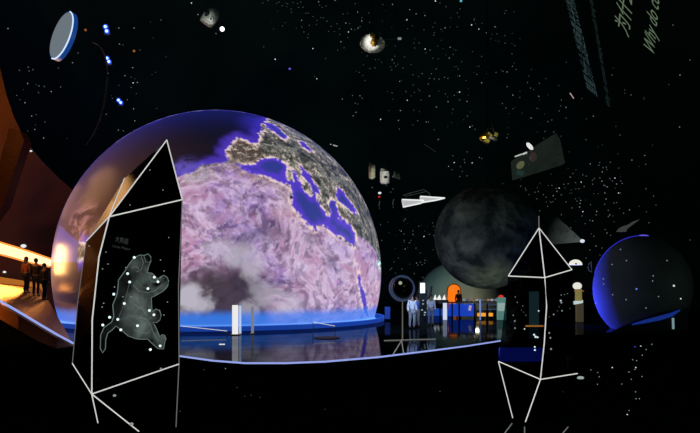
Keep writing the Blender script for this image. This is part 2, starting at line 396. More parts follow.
def hash3(i, j, k, s):
    h = (i*374761393+j*668265263+k*2147483647+s*974634777).astype(np.int64) & 0x7fffffff
    h = ((h ^ (h >> 13))*1274126177) & 0x7fffffff
    return ((h ^ (h >> 16)) & 0xffff)/65535.0
def vnoise(p, s):
    q = np.floor(p).astype(np.int64); f = p-q; f = f*f*(3-2*f); r = 0
    for dx in (0, 1):
        for dy in (0, 1):
            for dz in (0, 1):
                w = (f[:, 0] if dx else 1-f[:, 0])*(f[:, 1] if dy else 1-f[:, 1])*(f[:, 2] if dz else 1-f[:, 2])
                r = r+w*hash3(q[:, 0]+dx, q[:, 1]+dy, q[:, 2]+dz, s)
    return r
def fbm(p, sc_, s, o=5, g=.5):
    r = 0; a = 1; tot = 0
    for k in range(o):
        r = r+a*vnoise(p*sc_*2**k+17.3*k, s+k); tot += a; a *= g
    return r/tot
def sdf(poly, pts=None):               # signed distance in degrees, positive inside
    Q = np.array([ae(*p) for p in poly]) if pts is None else pts
    n = len(Q); d2 = np.full(AX.shape, 1e9); ins = np.zeros(AX.shape, bool)
    for i in range(n):
        a, c = Q[i], Q[(i+1) % n]; e = c-a
        t = np.clip(((AX-a[0])*e[0]+(AY-a[1])*e[1])/max(1e-9, e@e), 0, 1)
        d2 = np.minimum(d2, (AX-a[0]-t*e[0])**2+(AY-a[1]-t*e[1])**2)
        cond = ((a[1] > AY) != (c[1] > AY)) & (AX < (c[0]-a[0])*(AY-a[1])/((c[1]-a[1]) or 1e-9)+a[0])
        ins ^= cond
    return np.sqrt(d2)*np.where(ins, 1, -1)
africa_coast = [(92, 262), (98, 240), (112, 215), (130, 200), (150, 187), (179, 176), (190, 173), (202, 167), (214, 165), (229, 162), (233, 163), (239, 167), (251, 172), (262, 175), (272, 179), (281, 182), (288, 186), (291, 190), (290, 202), (298, 211), (304, 220), (316, 230.6), (319.5, 224.6), (327, 227.6), (334.6, 235), (345, 241), (354, 248)]
med = [(233.5, 161.5), (244, 164.5), (253, 164), (259, 158.5), (268, 156.5), (276, 157.6), (285, 163), (289.5, 167), (297, 175), (303, 184), (307.5, 191.6), (311, 195), (315, 193), (319.5, 200.6), (324, 209), (328, 214), (329, 206), (330, 198), (335, 201), (338, 210), (341, 220), (349.6, 225), (355.6, 233), (354, 248), (345, 241), (334.6, 235), (327, 227.6), (319.5, 224.6), (316, 231), (304, 220), (298, 211), (290, 202), (291, 190), (288, 186), (281, 182), (272, 179), (262, 175), (251, 172), (239, 167), (233, 163)]
adria = [(297.5, 163), (301, 164.5), (308, 174), (314, 182), (318, 192), (314, 192), (309, 183), (302, 174)]
blacks = [(337, 186), (342, 190), (349, 200), (357, 209), (359.5, 216), (353, 212), (345, 206), (338, 201), (335.5, 194)]
reds = [(355, 261), (359, 266), (362, 282), (366, 300), (369, 318), (365, 318), (361, 300), (358, 282)]
north = [(262, 122), (272, 124), (281, 129), (288, 137), (284, 140), (276, 134), (268, 129)]
baltic = [(298, 141), (305, 143), (313, 151), (309, 152), (302, 147)]
biscay = [(40, 262), (60, 225), (92, 250), (98, 240), (112, 215), (130, 200), (150, 187), (179, 176), (190, 173), (202, 167), (214, 165), (229, 162), (230, 159), (227, 150), (230.5, 144), (239, 137), (250, 141), (257, 144), (261, 141), (260, 134), (266, 131), (262, 127), (268, 118), (255, 112), (225, 104), (180, 104), (140, 118), (100, 150), (60, 205), (45, 262), (49, 300), (70, 330), (100, 340), (92, 262)]
sard = [(287, 168), (291, 169), (291, 179), (287.5, 179)]
def polar_far(poly): return np.array([ae(*p) for p in poly])
Qa = polar_far(biscay)
# push the rim points beyond the limb so that the ocean wraps round the back
for i, q in enumerate(Qa):
    r = math.hypot(*q)
    if r > 79: Qa[i] = q*1.7
sea = np.maximum.reduce([sdf(med), sdf(adria), sdf(blacks), sdf(reds), sdf(north), sdf(baltic), sdf(None, Qa)])
sea = np.minimum(sea, -sdf(sard))
seaAtl = sdf(None, Qa)
wob = (fbm(N, 14, 3, 5, .6)-.5)
seaD = sea+wob*4.2
seaD = np.where(AX < -47+3*wob, np.maximum(seaD, 18), seaD)
# Africa and Arabia against Europe and Asia
afp = [(92, 262)]+africa_coast[1:]+[(355.5, 240), (360, 236), (368, 242), (376, 252), (384, 280), (384, 300), (380, 335), (215, 345), (110, 340)]
Qf = np.array([ae(*p) for p in afp])
for i, q in enumerate(Qf):
    if math.hypot(*q) > 80: Qf[i] = q*1.6
afr = sdf(None, Qf)+wob*2
n1 = fbm(N, 3.0, 11, 6); warp = np.stack([fbm(N, 5, 21, 3), fbm(N, 5, 22, 3), fbm(N, 5, 23, 3)], 1)-.5
n2 = fbm(N+warp*.22, 9, 31, 6, .58); n3 = fbm(N+warp*.30, 17, 41, 5, .6); n4 = fbm(N, 60, 51, 3, .6); n5 = fbm(N+warp*.12, 34, 61, 3)
def sm(a, b_, x): t = np.clip((x-a)/(b_-a), 0, 1); return t*t*(3-2*t)
def mix(A, Bc, t): return A*(1-t[:, None])+np.array(Bc)*t[:, None] if not isinstance(Bc, np.ndarray) or Bc.ndim == 1 else A*(1-t[:, None])+Bc*t[:, None]
one = np.ones((len(AX), 1))
# land: Africa
pink = np.array(srgb(180, 134, 170)); lav = np.array(srgb(148, 114, 186)); dk = np.array(srgb(70, 50, 88)); wh = np.array(srgb(226, 208, 236))
col_af = mix(one*lav, pink, sm(.38, .62, n1)); col_af = mix(col_af, dk, .6*sm(.52, .38, n2)*sm(.3, .55, n5+.05)); col_af = mix(col_af, np.array(srgb(172, 128, 150)), .5*sm(.45, .6, n3))
ridge = 1-np.abs(n2*2-1)*3.2; ridge = np.clip(ridge, 0, 1)**2.2
ridge2 = np.clip(1-np.abs(n3*2-1)*4.5, 0, 1)**2
col_af = mix(col_af, wh, .5*ridge*sm(.4, .6, n1+.1)+.26*ridge2)
col_af = mix(col_af, dk, .5*sm(.54, .66, n5)); col_af = mix(col_af, wh, .35*sm(.58, .72, fbm(N+warp*.2, 45, 71, 3)))
# a darker, greener zone with round clouds low on the left
c0 = np.array(ae(207, 303)); dz = np.hypot((AX-c0[0])/19, (AY-c0[1])/12); zone = sm(1.25, .45, dz+(n1-.5)*1.6)
col_af = mix(col_af, np.array(srgb(42, 34, 38)), .92*zone)
def blob(px, py, rx, ry, amp=1.0):
    q = ae(px, py); d = np.hypot((AX-q[0])/rx, (AY-q[1])/ry)+(n2-.5)*1.3+(n3-.5)*.8
    return amp*sm(1.05, .35, d)
cl = np.maximum.reduce([blob(190, 300, 6.5, 5), blob(200, 304, 5.5, 4, .9), blob(232, 258, 3.5, 4, .7), blob(246, 252, 4.5, 3.2, .65), blob(252, 268, 4.5, 5, .7), blob(250, 310, 5, 4, .6), blob(268, 300, 6, 5, .55), blob(284, 308, 7, 5, .6), blob(262, 290, 5, 3, .45), blob(218, 248, 6, 3, .45), blob(196, 176, 6, 3.5, .5)])
col_af = mix(col_af, np.array(srgb(184, 178, 192)), cl)
# dim sand smudges
for px, py, r in ((310, 240, 3), (330, 262, 3.5), (265, 236, 4), (248, 238, 3.5)):
    q = ae(px, py); col_af = mix(col_af, np.array(srgb(92, 80, 112)), .5*sm(1.2, .2, np.hypot(AX-q[0], AY-q[1])/r+(n2-.5)*1.5))
# land: Europe with city lights
rnd = rng.random(len(AX))
sp = sm(.53, .74, n4*.5+rnd*.35+n2*.2)*(.25+.75*sm(.44, .6, n3))*(.45+.55*sm(.4, .58, n2))
col_eu = mix(one*np.array(srgb(34, 38, 36)), np.array(srgb(98, 102, 98)), sm(.35, .65, n3))
col_eu = mix(col_eu, np.array(srgb(250, 232, 212)), np.clip(sp*.95, 0, 1))
ibc = np.array(ae(243, 151)); ib = sm(1.1, .7, np.hypot((AX-ibc[0])/6.5, (AY-ibc[1])/8.5))
col_eu = mix(col_eu, np.array(srgb(88, 58, 52)), .5*ib*sm(.5, .3, sp))
land = mix(col_eu, col_af, sm(-.3, .5, afr))
# North-African cities near the coast
mor = sm(7, 1, -seaD)*sm(0, 1, afr)*sm(.6, .8, n4*.5+rnd*.5); moc = np.array(ae(250, 168)); mor = mor*sm(30, 14, np.hypot(AX-moc[0], AY-moc[1]))
land = mix(land, np.array(srgb(250, 222, 200)), .8*mor)
land = mix(land, np.array(srgb(90, 66, 70)), .45*sm(4, 1, -seaD)*sm(0, 1, afr)*sm(24, 12, np.hypot(AX-moc[0], AY-moc[1])))
# sea
dpt = np.clip(seaD, 0, 99)
violet = np.array(srgb(82, 56, 196)); deep = np.array(srgb(48, 56, 140)); atl = np.array(srgb(16, 13, 30))
s_med = mix(one*violet, deep, sm(.8, 2.8, dpt+(n2-.5)*4))
s_atl = mix(one*violet*.8, atl, sm(.3, 4.2, dpt+(n1-.5)*3))
wis = sm(.56, .72, n2)*sm(.45, .6, n1)
s_atl = mix(s_atl, np.array(srgb(52, 44, 150)), .75*wis*sm(40, 20, np.hypot(AX-ae(190, 150)[0], AY-ae(190, 150)[1])))
hz = ae(188, 166); haze = blob(186, 170, 9, 5, .85); s_atl = mix(s_atl, np.array(srgb(98, 84, 190)), haze*sm(.35, .6, n3))
qn = ae(274, 128); s_atl = mix(s_atl, np.array(srgb(48, 38, 158)), .8*sm(17, 6, np.hypot(AX-qn[0], AY-qn[1])))
lft = blob(76, 228, 12, 12, .55)*sm(.42, .62, n3); s_atl = mix(s_atl, np.array(srgb(190, 130, 128)), lft)
seacol = mix(s_med, s_atl, sm(-.2, .3, seaAtl-0.0))
shore = np.exp(-(np.clip(seaD+.1, -9, 9)/.75)**2)*(seaD < .5)
col = np.where((seaD > 0)[:, None], seacol, land)
west = sm(12, 2, np.abs(seaAtl))*sm(0, 1, afr+2)      # the Atlantic shore of Africa carries few lights
col = mix(col, np.array(srgb(255, 226, 214)), np.clip(shore*(.8-.65*west)*sm(.35, .6, n4), 0, 1))
zz = pos[:, 2]+GC.z
# thin blue air glow round the limb, stronger at the top left
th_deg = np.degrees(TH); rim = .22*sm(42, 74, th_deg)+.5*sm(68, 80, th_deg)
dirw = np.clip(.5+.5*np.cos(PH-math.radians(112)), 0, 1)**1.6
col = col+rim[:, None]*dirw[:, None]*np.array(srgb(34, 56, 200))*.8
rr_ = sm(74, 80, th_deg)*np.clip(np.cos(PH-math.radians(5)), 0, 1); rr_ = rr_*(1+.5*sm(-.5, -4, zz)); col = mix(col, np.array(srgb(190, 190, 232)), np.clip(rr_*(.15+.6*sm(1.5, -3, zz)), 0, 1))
# glowing blue foot
foot = sm(.5, .02, zz+(n3-.5)*.15); col = mix(col, np.array(srgb(46, 122, 232)), .82*foot)
col = mix(col, np.array(srgb(120, 185, 255)), .8*np.exp(-((zz+.42)/.07)**2))
# the far west side shows night ocean only
wst = sm(-38, -60, AX)*(1-foot); col = mix(col, atl*.9, .75*wst*(seaD <= 0))
me = bpy.data.meshes.new('globe_surface')
keep = zz > HALL-.12
faces = []
I = np.arange(nth*NP).reshape(nth, NP); A_ = I[:-1, :]; B_ = I[1:, :]; A2 = np.roll(A_, -1, 1); B2 = np.roll(B_, -1, 1)
Fq = np.stack([A_.ravel(), B_.ravel(), B2.ravel(), A2.ravel()], 1); Fq = Fq[keep[Fq].all(1)]
used = np.unique(Fq); remap = np.full(len(pos), -1); remap[used] = np.arange(len(used)); Fq = remap[Fq]
me.vertices.add(len(used)); me.vertices.foreach_set('co', pos[used].astype(np.float32).ravel())
me.loops.add(Fq.size); me.loops.foreach_set('vertex_index', Fq.astype(np.int32).ravel())
me.polygons.add(len(Fq)); me.polygons.foreach_set('loop_start', (np.arange(len(Fq))*4).astype(np.int32))
me.update(calc_edges=True)
ca = me.attributes.new('globe_map', 'FLOAT_COLOR', 'POINT')
ca.data.foreach_set('color', np.concatenate([np.clip(col[used], 0, 2), np.ones((len(used), 1))], 1).astype(np.float32).ravel())
m, nt, pb = newmat('earth globe'); at = nt.nodes.new('ShaderNodeAttribute'); at.attribute_name = 'globe_map'
nt.links.new(at.outputs['Color'], pb.inputs['Emission Color']); pb.inputs['Emission Strength'].default_value = 1.0
pb.inputs['Base Color'].default_value = (.2, .19, .2, 1); pb.inputs['Roughness'].default_value = .3; pb.inputs['Specular IOR Level'].default_value = .4
earth = thing('earth_globe', 'giant glowing Earth globe with violet seas and pink Africa rising from the glossy floor', 'globe', GC)
g = link('globe_surface', me, m, None, smooth=False); me.polygons.foreach_set('use_smooth', [True]*len(me.polygons)); g.parent = earth
cr = math.sqrt(GR**2-(GC.z-HALL)**2)
circ = lambda r, z, n=160: [Vector((GC.x+r*math.cos(2*math.pi*k/n), GC.y+r*math.sin(2*math.pi*k/n), z)) for k in range(n)]
b = B(); tube(b, circ(cr+.1, HALL+.05), .06, closed=True); obj('ring_light', b, M['ledblue'], earth)
b = B()
lo, hi = circ(cr+.2, HALL+.0), circ(cr+.62, HALL+.22); hi2 = circ(cr+.68, HALL+.22); lo2 = circ(cr+.68, HALL+.0)
R_ = [[b.verts.new(p) for p in q] for q in (lo, hi, hi2, lo2)]
for a in range(4):
    for k in range(160): b.faces.new((R_[a][k], R_[a][(k+1) % 160], R_[(a+1) % 4][(k+1) % 160], R_[(a+1) % 4][k]))
obj('base_skirt', b, emis('painted blue skirt glow', (.012, .07, .5), .6), earth)  # blue reflection at the globe's foot painted as the skirt's own glow
b = B(); tube(b, circ(cr+.66, HALL+.235), .014, closed=True); obj('skirt_light', b, emis('skirt light', srgb(60, 110, 240), .8), earth)

# ------------------------------------------------------------ white markers, rails in front of the globe
def totem(px, top, Y, w, m, label):
    p = G(px, HY+(EYE-HALL)*F/Y); t = thing('light_totem', label, 'light column', p, 'light columns before the globe')
    h = EYE-(top-HY)/F*Y-HALL
    b = B(); box(b, p+Vector((0, 0, .02)), (w*1.5, .3, .04)); obj('base', b, M['whitepaint'], t)
    b = B(); box(b, p+Vector((0, 0, .04+h/2)), (w, .12, h)); bmesh.ops.bevel(b, geom=list(b.edges), offset=w*.15, segments=2); obj('column', b, m, t)
totem(235.2, 306, 26.4, .25, emis('totem white', (.88, .86, .85), .95), 'tallest broad white glowing column in front of the globe')
totem(240.2, 306.5, 26.8, .08, emis('totem pale blue', (.5, .66, .95), .8), 'thin pale blue column just right of the broad white column')
totem(252.5, 307.5, 27, .11, emis('totem dim', (.42, .42, .45), .45), 'dim grey narrow column farthest right of the three before the globe')
def rail(a, c, label, m=M['edge']):
    t = thing('barrier_rail', label, 'barrier', (a.x, a.y, HALL), 'barriers before the globe')
    b = B(); tube(b, [a, c], .014); obj('top_rail', b, m, t)
    for q in (a, c):
        b = B(); cone(b, (q.x, q.y, HALL), q, .015, .015, 8); obj('post', b, M['greypaint'], t)
rail(P(181, 326, 27.3), P(227, 331, 26.2), 'low white barrier rail beside the broad white column')
rail(P(313, 322, 27.5), P(335, 326, 26.8), 'short white barrier rail before the right part of the globe')
b = B(); box(b, G(222, 344.5)+Vector((0, 0, .01)), (.2, .12, .02)); tag(obj('floor_marker', b, M['white']), 'small white lit marker on the glossy floor left of the white column', 'floor light')
b = B(); ball(b, G(327, 338)+Vector((0, 0, .02)), .55, sy=1.2, sz=.03); tag(obj('floor_disc', b, M['black']), 'flat dark oval disc on the reflecting floor before the globe', 'disc')
b = B(); Pp = P(387.5, 312, 37); box(b, Pp+Vector((0, 0, -.05)), (.32, .1, .75)); tag(obj('info_panel', b, emis('blue panel', (.01, .05, .4), .6)), 'small dark blue lit panel beside the right rim of the globe', 'panel')
b = B(); cone(b, (Pp.x, Pp.y, HALL), (Pp.x, Pp.y, Pp.z-.4), .05, .05); o = obj('post', b, M['black'], bpy.data.objects['info_panel'])

# ------------------------------------------------------------ crystals
def crystal(name, label, V, hullm, edges, edge_r, extra_hull=(), foot=0):
    base = V['F0'].copy(); base.z = 0
    t = thing(name, label, 'display case', base)
    b = B(); vv = [b.verts.new(p) for p in V.values()]
    bmesh.ops.convex_hull(b, input=vv)
    bmesh.ops.dissolve_limit(b, angle_limit=math.radians(2), verts=b.verts, edges=b.edges)
    o = obj('glass_body', b, hullm, t, smooth=False)
    for pl, dim in edges:
        pts = [V[k] if isinstance(k, str) else k for k in pl]
        ctr = sum((V[k] for k in ('S0', 'S1', 'B0', 'B1')), Vector())/4
        b = B(); tube(b, pts, edge_r*(.8 if dim else 1), 8); obj('edge_light', b, M['edge_dim'] if dim else M['edge'], t)
    return t
def plane_hit(px, py, p0, n, off=0.0):
    d = P(px, py, 1.0)-o0; t = (p0+n*off-o0).dot(n)/d.dot(n); return o0+d*t
# near crystal on the left
V = {}
V['S0'] = P(109.3, 216.6, 6.2); V['B0'] = P(91.8, 394, 6.2); V['S1'] = P(182.3, 199.6, 6.6)
nL = (V['B0']-V['S0']).cross(V['S1']-V['S0']).normalized()
if nL.y > 0: nL = -nL
hL = lambda x, y, off=0.0: plane_hit(x, y, V['S0'], nL, off)
V['N0'] = hL(99, 257); V['M0'] = hL(92.2, 320)
V['B1'] = hL(179, 364); V['M1'] = hL(178.6, 285)
V['A'] = P(166.8, 140, 7.0); V['T2'] = P(124.5, 178.5, 7.3)
V['S2'] = P(86.5, 241, 7.1); V['B2'] = P(72.5, 363.5, 7.1); V['M2'] = P(78, 300, 7.12)
V['S3'] = P(160, 205, 8.0); V['B3'] = P(150, 345, 8.0)
V['F0'] = G(139, 431.5, 0); V['F1'] = G(98, 423, 0); V['F2'] = G(176, 430, 0); V['F2'] = P(176, 427, 6.76); V['F2'].z = 0
V['F3'] = Vector((V['F0'].x+.05, 7.5, 0))
VL = dict(V)
E_ = [(['A', 'S0'], 0), (['A', 'S1'], 0), (['S0', 'S1'], 0), (['S0', 'S2'], 0), (['T2', 'S0'], 0), (['S0', 'N0', 'M0', 'B0'], 0), (['B0', 'B1'], 0), (['B0', 'B2'], 0), (['B0', 'F0'], 0), (['B0', 'F1'], 0), (['B1', 'F2'], 1), (['S1', 'M1', 'B1'], 1), (['S2', 'M2', 'B2'], 1)]
cl_ = crystal('constellation_crystal', 'large faceted black glass crystal with a glowing bear drawing at left before the globe', VL, M['glass_black'], E_, .0068)
def dens(o, fn):
    a = o.data.attributes.new('etch_amount', 'FLOAT', 'POINT'); a.data.foreach_set('value', [fn(v.co) for v in o.data.vertices])
bear = [(134.3, 257.5), (140, 255), (144, 255.5), (148.3, 253.8), (150.9, 257), (150.9, 261), (149, 265), (148, 269), (147.6, 272.5), (152, 273.3), (155.8, 277), (158, 279.3), (161, 276.5), (164, 275.2), (167.2, 277.5), (168.6, 281), (168, 285), (166, 288.5), (162.6, 291.3), (155, 295.8), (151.3, 297.5), (151.8, 308), (152, 312), (155.5, 309), (159.6, 310.3), (161.2, 315.5), (159.8, 320), (156.5, 322.6), (152.8, 322.3), (154.6, 325), (157, 330), (159.6, 336.5), (162, 334.6), (164.5, 335.2), (166, 339), (164.6, 343), (163.6, 349), (158, 348.6), (152, 343.3), (147.6, 339), (141, 339.3), (135.5, 338.6), (128, 335.8), (121.3, 330), (116, 326), (112, 330), (107.8, 333), (105.8, 339.5), (105.4, 348.6), (102.7, 352.8), (100.3, 348.6), (100.7, 335), (104, 327.5), (111.5, 322.3), (113.8, 317), (112.8, 305), (117, 294.5), (118, 287), (118.5, 280), (125, 271), (129.5, 263.5)]
from mathutils.geometry import delaunay_2d_cdt
def inpoly(x, y, Q):
    r = False
    for i in range(len(Q)):
        (x1, y1), (x2, y2) = Q[i], Q[(i+1) % len(Q)]
        if (y1 > y) != (y2 > y) and x < (x2-x1)*(y-y1)/(y2-y1)+x1: r = not r
    return r
gp = [(x*1.5+(y % 2)*.75, y*1.5) for x in range(64, 116) for y in range(165, 240)]
gp = [q for q in gp if inpoly(q[0], q[1], bear) and min((q[0]-w[0])**2+(q[1]-w[1])**2 for w in bear) > .5]
cd = delaunay_2d_cdt([Vector(q) for q in bear+gp], [], [list(range(len(bear)))], 1, 1e-5)
b = B(); fv = [b.verts.new(hL(v.x, v.y, .012)) for v in cd[0]]
for f in cd[2]: b.faces.new([fv[i] for i in f])
bo = obj('bear_drawing', b, M['bear'], cl_, smooth=False)
inv = lambda co: (lambda w: (CX+w.x/w.y*F, HY-(w.z-EYE)/w.y*F))(co+cl_.location)
def bd(co):
    x, y = inv(co); a = 0
    for cx, cy, r, k in ((150, 282, 16, 1), (140, 305, 15, .9), (138, 322, 16, .8), (156, 338, 12, .9), (160, 284, 10, .9), (137, 266, 9, .5)):
        a = max(a, k*max(0, 1-((x-cx)**2+(y-cy)**2)/(r*r*1.6)))
    return min(1, .08+a)
dens(bo, bd)
def line(pts, r, m, nm='drawing_line'):
    b = B(); tube(b, [hL(x, y, .016) for x, y in pts], r, 6); return obj(nm, b, m, cl_)
M['etch'] = emis('etched outline', (.15, .2, .19), .8); M['etch2'] = emis('etched thin line', (.1, .125, .12), .7)
b = B(); tube(b, [hL(x, y, .016) for x, y in bear], .0045, 6, closed=True); obj('bear_outline', b, M['etch'], cl_)
for pts in ([(117.8, 319.4), (124.3, 303.5), (129.7, 282)], [(117.8, 319.4), (127.3, 318.5), (137.5, 325.7)], [(127.3, 318.5), (131.8, 306.5), (138.5, 291.5)], [(137.5, 325.7), (147.5, 320), (154, 315)], [(136, 280), (142, 287), (148, 288.6), (154.3, 277.2)]):
    line(pts, .003, M['etch2'])
for pts in ([(141, 256), (143.5, 263), (141, 270), (136, 272)], [(144, 256), (146, 262), (149.5, 262)], [(133, 285), (139, 291), (148, 293), (156, 290), (163, 284)], [(131, 296), (137, 300), (141, 306), (136, 311)], [(134, 304), (142, 309), (147, 316)], [(136, 319), (145, 318), (150, 324), (153, 332), (158, 341)], [(130, 316), (139, 316), (147, 320)], [(134, 330), (142, 333), (149, 333)], [(149, 276), (151, 281), (156, 282), (158, 279)], [(131.5, 268), (136, 266), (139, 269)]):
    line(pts, .0026, M['etch'])
big = [(134.3, 257.5), (127.6, 273.6), (129.7, 282), (147.9, 288.6), (154.3, 277.2), (158, 281.7), (113.8, 294.2), (124.3, 303.5), (109.6, 317.2), (102.8, 325), (117.8, 319.4), (120.8, 329.8), (137.5, 325.7), (153.9, 314.8), (149.4, 310.5), (160.2, 345.9), (150.4, 349.6)]
small = [(108, 264), (102.5, 268.8), (123, 296.7), (125.8, 267.5), (103.7, 303.2), (102.2, 307), (159.6, 310.7), (160.3, 277.8), (114.5, 287), (168.7, 237.5), (160.5, 260), (164, 271), (167.5, 302), (164, 315), (150, 170), (130, 205), (163, 190), (106, 252), (131, 297)]
for i, (x, y) in enumerate(big+small):
    r = .0135 if i < len(big) else .006
    b = B(); v = ball(b, hL(x, y, .018), r, n=10); obj('constellation_star', b, M['engr_star'] if i < len(big) else M['star_mid'], cl_)
# stars on the left facet; low-facet dots are star reflections painted in
nS = (V['B0']-V['S0']).cross(V['S2']-V['S0']).normalized(); nS = -nS if nS.y > 0 else nS
for x, y in ((89, 246), (88, 262), (90, 268), (92.5, 259), (84, 286), (86, 300)):
    b = B(); ball(b, plane_hit(x, y, V['S0'], nS, .02), .006, n=8); obj('facet_dot', b, M['star_mid'], cl_)
for x, y, r in ((161, 368.5, .008), (114.5, 395.5, .012), (131.5, 424, .015)):
    b = B(); ball(b, hL(x, y, .02) if y < 390 else P(x, y, 5.9), r, sx=1.4, n=8); obj('facet_dot', b, M['star_mid'], cl_)

def text_mesh(s, size=1.0):
    cu = bpy.data.curves.new('t', 'FONT'); cu.body = s; cu.size = size; cu.resolution_u = 3
    o = bpy.data.objects.new('t', cu); C.objects.link(o); bpy.context.view_layer.update()
    dg = bpy.context.evaluated_depsgraph_get(); me = bpy.data.meshes.new_from_object(o.evaluated_get(dg)); bpy.data.objects.remove(o); bpy.data.curves.remove(cu)
    return me
def place_text(s, name, fn, m, length=None, parent=None, height=None):
    """fn maps (u along, v up), u scaled to 0..1 and v to 0..1 of a letter, to a point of the place"""
    me = text_mesh(s); co_ = np.empty(len(me.vertices)*3); me.vertices.foreach_get('co', co_); co_ = co_.reshape(-1, 3)
    if not len(co_): return None
    u0, u1 = co_[:, 0].min(), co_[:, 0].max(); vh = .72
    pts = [fn((c[0]-u0)/(u1-u0), c[1]/vh) for c in co_]
    org = parent.location if parent else sum(pts, Vector())/len(pts)
    for v, p in zip(me.vertices, pts): v.co = p-org
    me.name = name; me.materials.clear(); me.materials.append(m)
    o = bpy.data.objects.new(name, me); C.objects.link(o)
    if parent: o.parent = parent
    else: o.location = org
    return o
M['lettering'] = emis('dim etched lettering', (.045, .05, .048), .8)
place_text('大熊座', 'lettering', lambda u, v: hL(115+13*u+v*.7, 241.2+3*u-v*4.6, .015), M['lettering'], parent=cl_)
place_text('Ursa Major', 'lettering', lambda u, v: hL(112.5+18*u+v*.3, 247+3.4*u-v*2.4, .015), M['lettering'], parent=cl_)

# far crystal on the right
V = {}
V['A'] = P(539, 228, 7.2); V['S0'] = P(544.8, 277.6, 6.9); V['B0'] = P(540.4, 379.4, 6.9); V['M0'] = P(546.6, 306, 6.9); V['M0b'] = P(544.3, 343, 6.9)
V['S2'] = P(508.3, 276, 7.25); V['B2'] = P(498.5, 361.4, 7.25); V['S1'] = P(571.8, 269.7, 7.3); V['B1'] = P(577.5, 373.5, 7.3)
V['M2'] = P(503.5, 320, 7.25)
V['T3'] = P(519, 259, 7.6); V['S3'] = P(545, 262, 7.7); V['B3'] = P(540, 358, 7.7)
V['F0'] = G(525.4, 422, 0); V['F2'] = G(512.8, 418, 0); V['F1'] = G(556, 419, 0); V['F3'] = Vector((V['F0'].x+.1, 7.6, 0))
E_ = [(['A', 'S0'], 0), (['A', 'S1'], 0), (['A', 'S2'], 0), (['S2', 'S0'], 0), (['S0', 'S1'], 0), (['S0', 'M0', 'M0b', 'B0'], 0), (['B2', 'B0'], 0), (['B0', 'B1'], 0), (['B2', 'F2'], 0), (['B0', 'F0'], 0), (['A', 'T3'], 1)]
cr_ = crystal('constellation_crystal', 'slender faceted dark glass crystal with white edges standing right of the moon', V, M['tint'], E_, .0068)
b = B(); tube(b, [V['A'], P(538.8, 216, 7.2)], .006); obj('tip_rod', b, M['edge_dim'], cr_)
for a, c in (((512, 423.5), (504.5, 433.5)), ((524.6, 427), (524.6, 434)), ((568, 427), (562.5, 433.5))):
    b = B(); pa, pc = G(*a, .004), G(*c, .004); tube(b, [pa, pc], .006); obj('foot_reflection', b, M['edge_dim'], cr_)  # floor reflections of the edges, drawn as thin glowing lines
nR = (V['B0']-V['S0']).cross(V['S1']-V['S0']).normalized(); nR = -nR if nR.y > 0 else nR
nR2 = (V['B0']-V['S0']).cross(V['S2']-V['S0']).normalized(); nR2 = -nR2 if nR2.y > 0 else nR2
rs = [(60, 145, 1), (68, 167, 1), (90, 180, 1), (84, 197, 1), (93, 205, 1), (102, 217, 1.2), (52, 217, 1.3), (58, 240, 1.6), (59, 268, 1.6), (97, 271, 1.8), (152, 200, 1.5), (134, 294, 2), (140, 302, 2.4), (148, 304, 1.8), (137, 342, 1.8), (137, 354, 2)]
rs2 = [(193, 223, 1), (211, 214, 1.7), (226, 200, 1), (233, 184, 1), (244, 200, 1.6), (238, 160, 2), (241, 168, 1.7), (240, 138, 1.2), (254, 136, 1), (265, 132, 1), (275, 191, 1), (194, 287, 1.8), (198, 306, 1.8), (201, 350, 2)]
for lst, nn in ((rs, nR2), (rs2, nR)):
    for x, y, r in lst:
        X, Yp = 500+x/3.933, 260+y/3.933
        b = B(); ball(b, plane_hit(X, Yp, V['S0'], nn, .015), .0058*r, n=8); obj('constellation_star', b, M['star'] if r > 1.2 else M['star_mid'], cr_)

# ------------------------------------------------------------ moon and other planets
def mk_moon():
    m, nt, pb = newmat('moon surface'); tc = nt.nodes.new('ShaderNodeTexCoord')
    n = nt.nodes.new('ShaderNodeTexNoise'); n.inputs['Scale'].default_value = .55; n.inputs['Detail'].default_value = 9; n.inputs['Roughness'].default_value = .6; n.inputs['Distortion'].default_value = .6
    v = nt.nodes.new('ShaderNodeTexVoronoi'); v.inputs['Scale'].default_value = 2.2
    r = nt.nodes.new('ShaderNodeValToRGB'); r.color_ramp.elements[0].position = .4; r.color_ramp.elements[1].position = .6
    r.color_ramp.elements[0].color = (.028, .036, .03, 1); r.color_ramp.elements[1].color = (.15, .17, .115, 1)
    bp = nt.nodes.new('ShaderNodeBump'); bp.inputs['Strength'].default_value = .35; bp.inputs['Distance'].default_value = .3
    nt.links.new(tc.outputs['Object'], n.inputs['Vector']); nt.links.new(tc.outputs['Object'], v.inputs['Vector'])
    nt.links.new(n.outputs['Fac'], r.inputs['Fac']); nt.links.new(r.outputs['Color'], pb.inputs['Base Color'])
    nt.links.new(v.outputs['Distance'], bp.inputs['Height']); nt.links.new(bp.outputs['Normal'], pb.inputs['Normal'])
    pb.inputs['Roughness'].default_value = .95; pb.inputs['Specular IOR Level'].default_value = .05
    return m
mc = P(487, 237, 36)
moon = thing('moon_model', 'large dim grey moon sphere hanging right of the Earth globe', 'sphere', mc)
b = B(); ball(b, mc, 3.12, n=64); obj('moon_surface', b, mk_moon(), moon); cable(moon, mc+Vector((0, 0, 3.05)), .03)
light('SPOT', P(500, 318, 25), 1500, (.85, .95, .72), .5, target=mc+Vector((.2, -1, -3.0)), angle=24, blend=1)
light('POINT', P(425, 215, 33), 12, (.6, .9, .95), .3)
pc = P(458, 304, 58)
pale = thing('pale_planet', 'pale green and cream dome shaped planet behind the orange arch', 'sphere', (pc.x, pc.y, HALL))
b = B(); ball(b, pc, 4.1, n=48)
bmesh.ops.bisect_plane(b, geom=b.verts[:]+b.edges[:]+b.faces[:], plane_co=(0, 0, HALL), plane_no=(0, 0, -1), clear_outer=True)
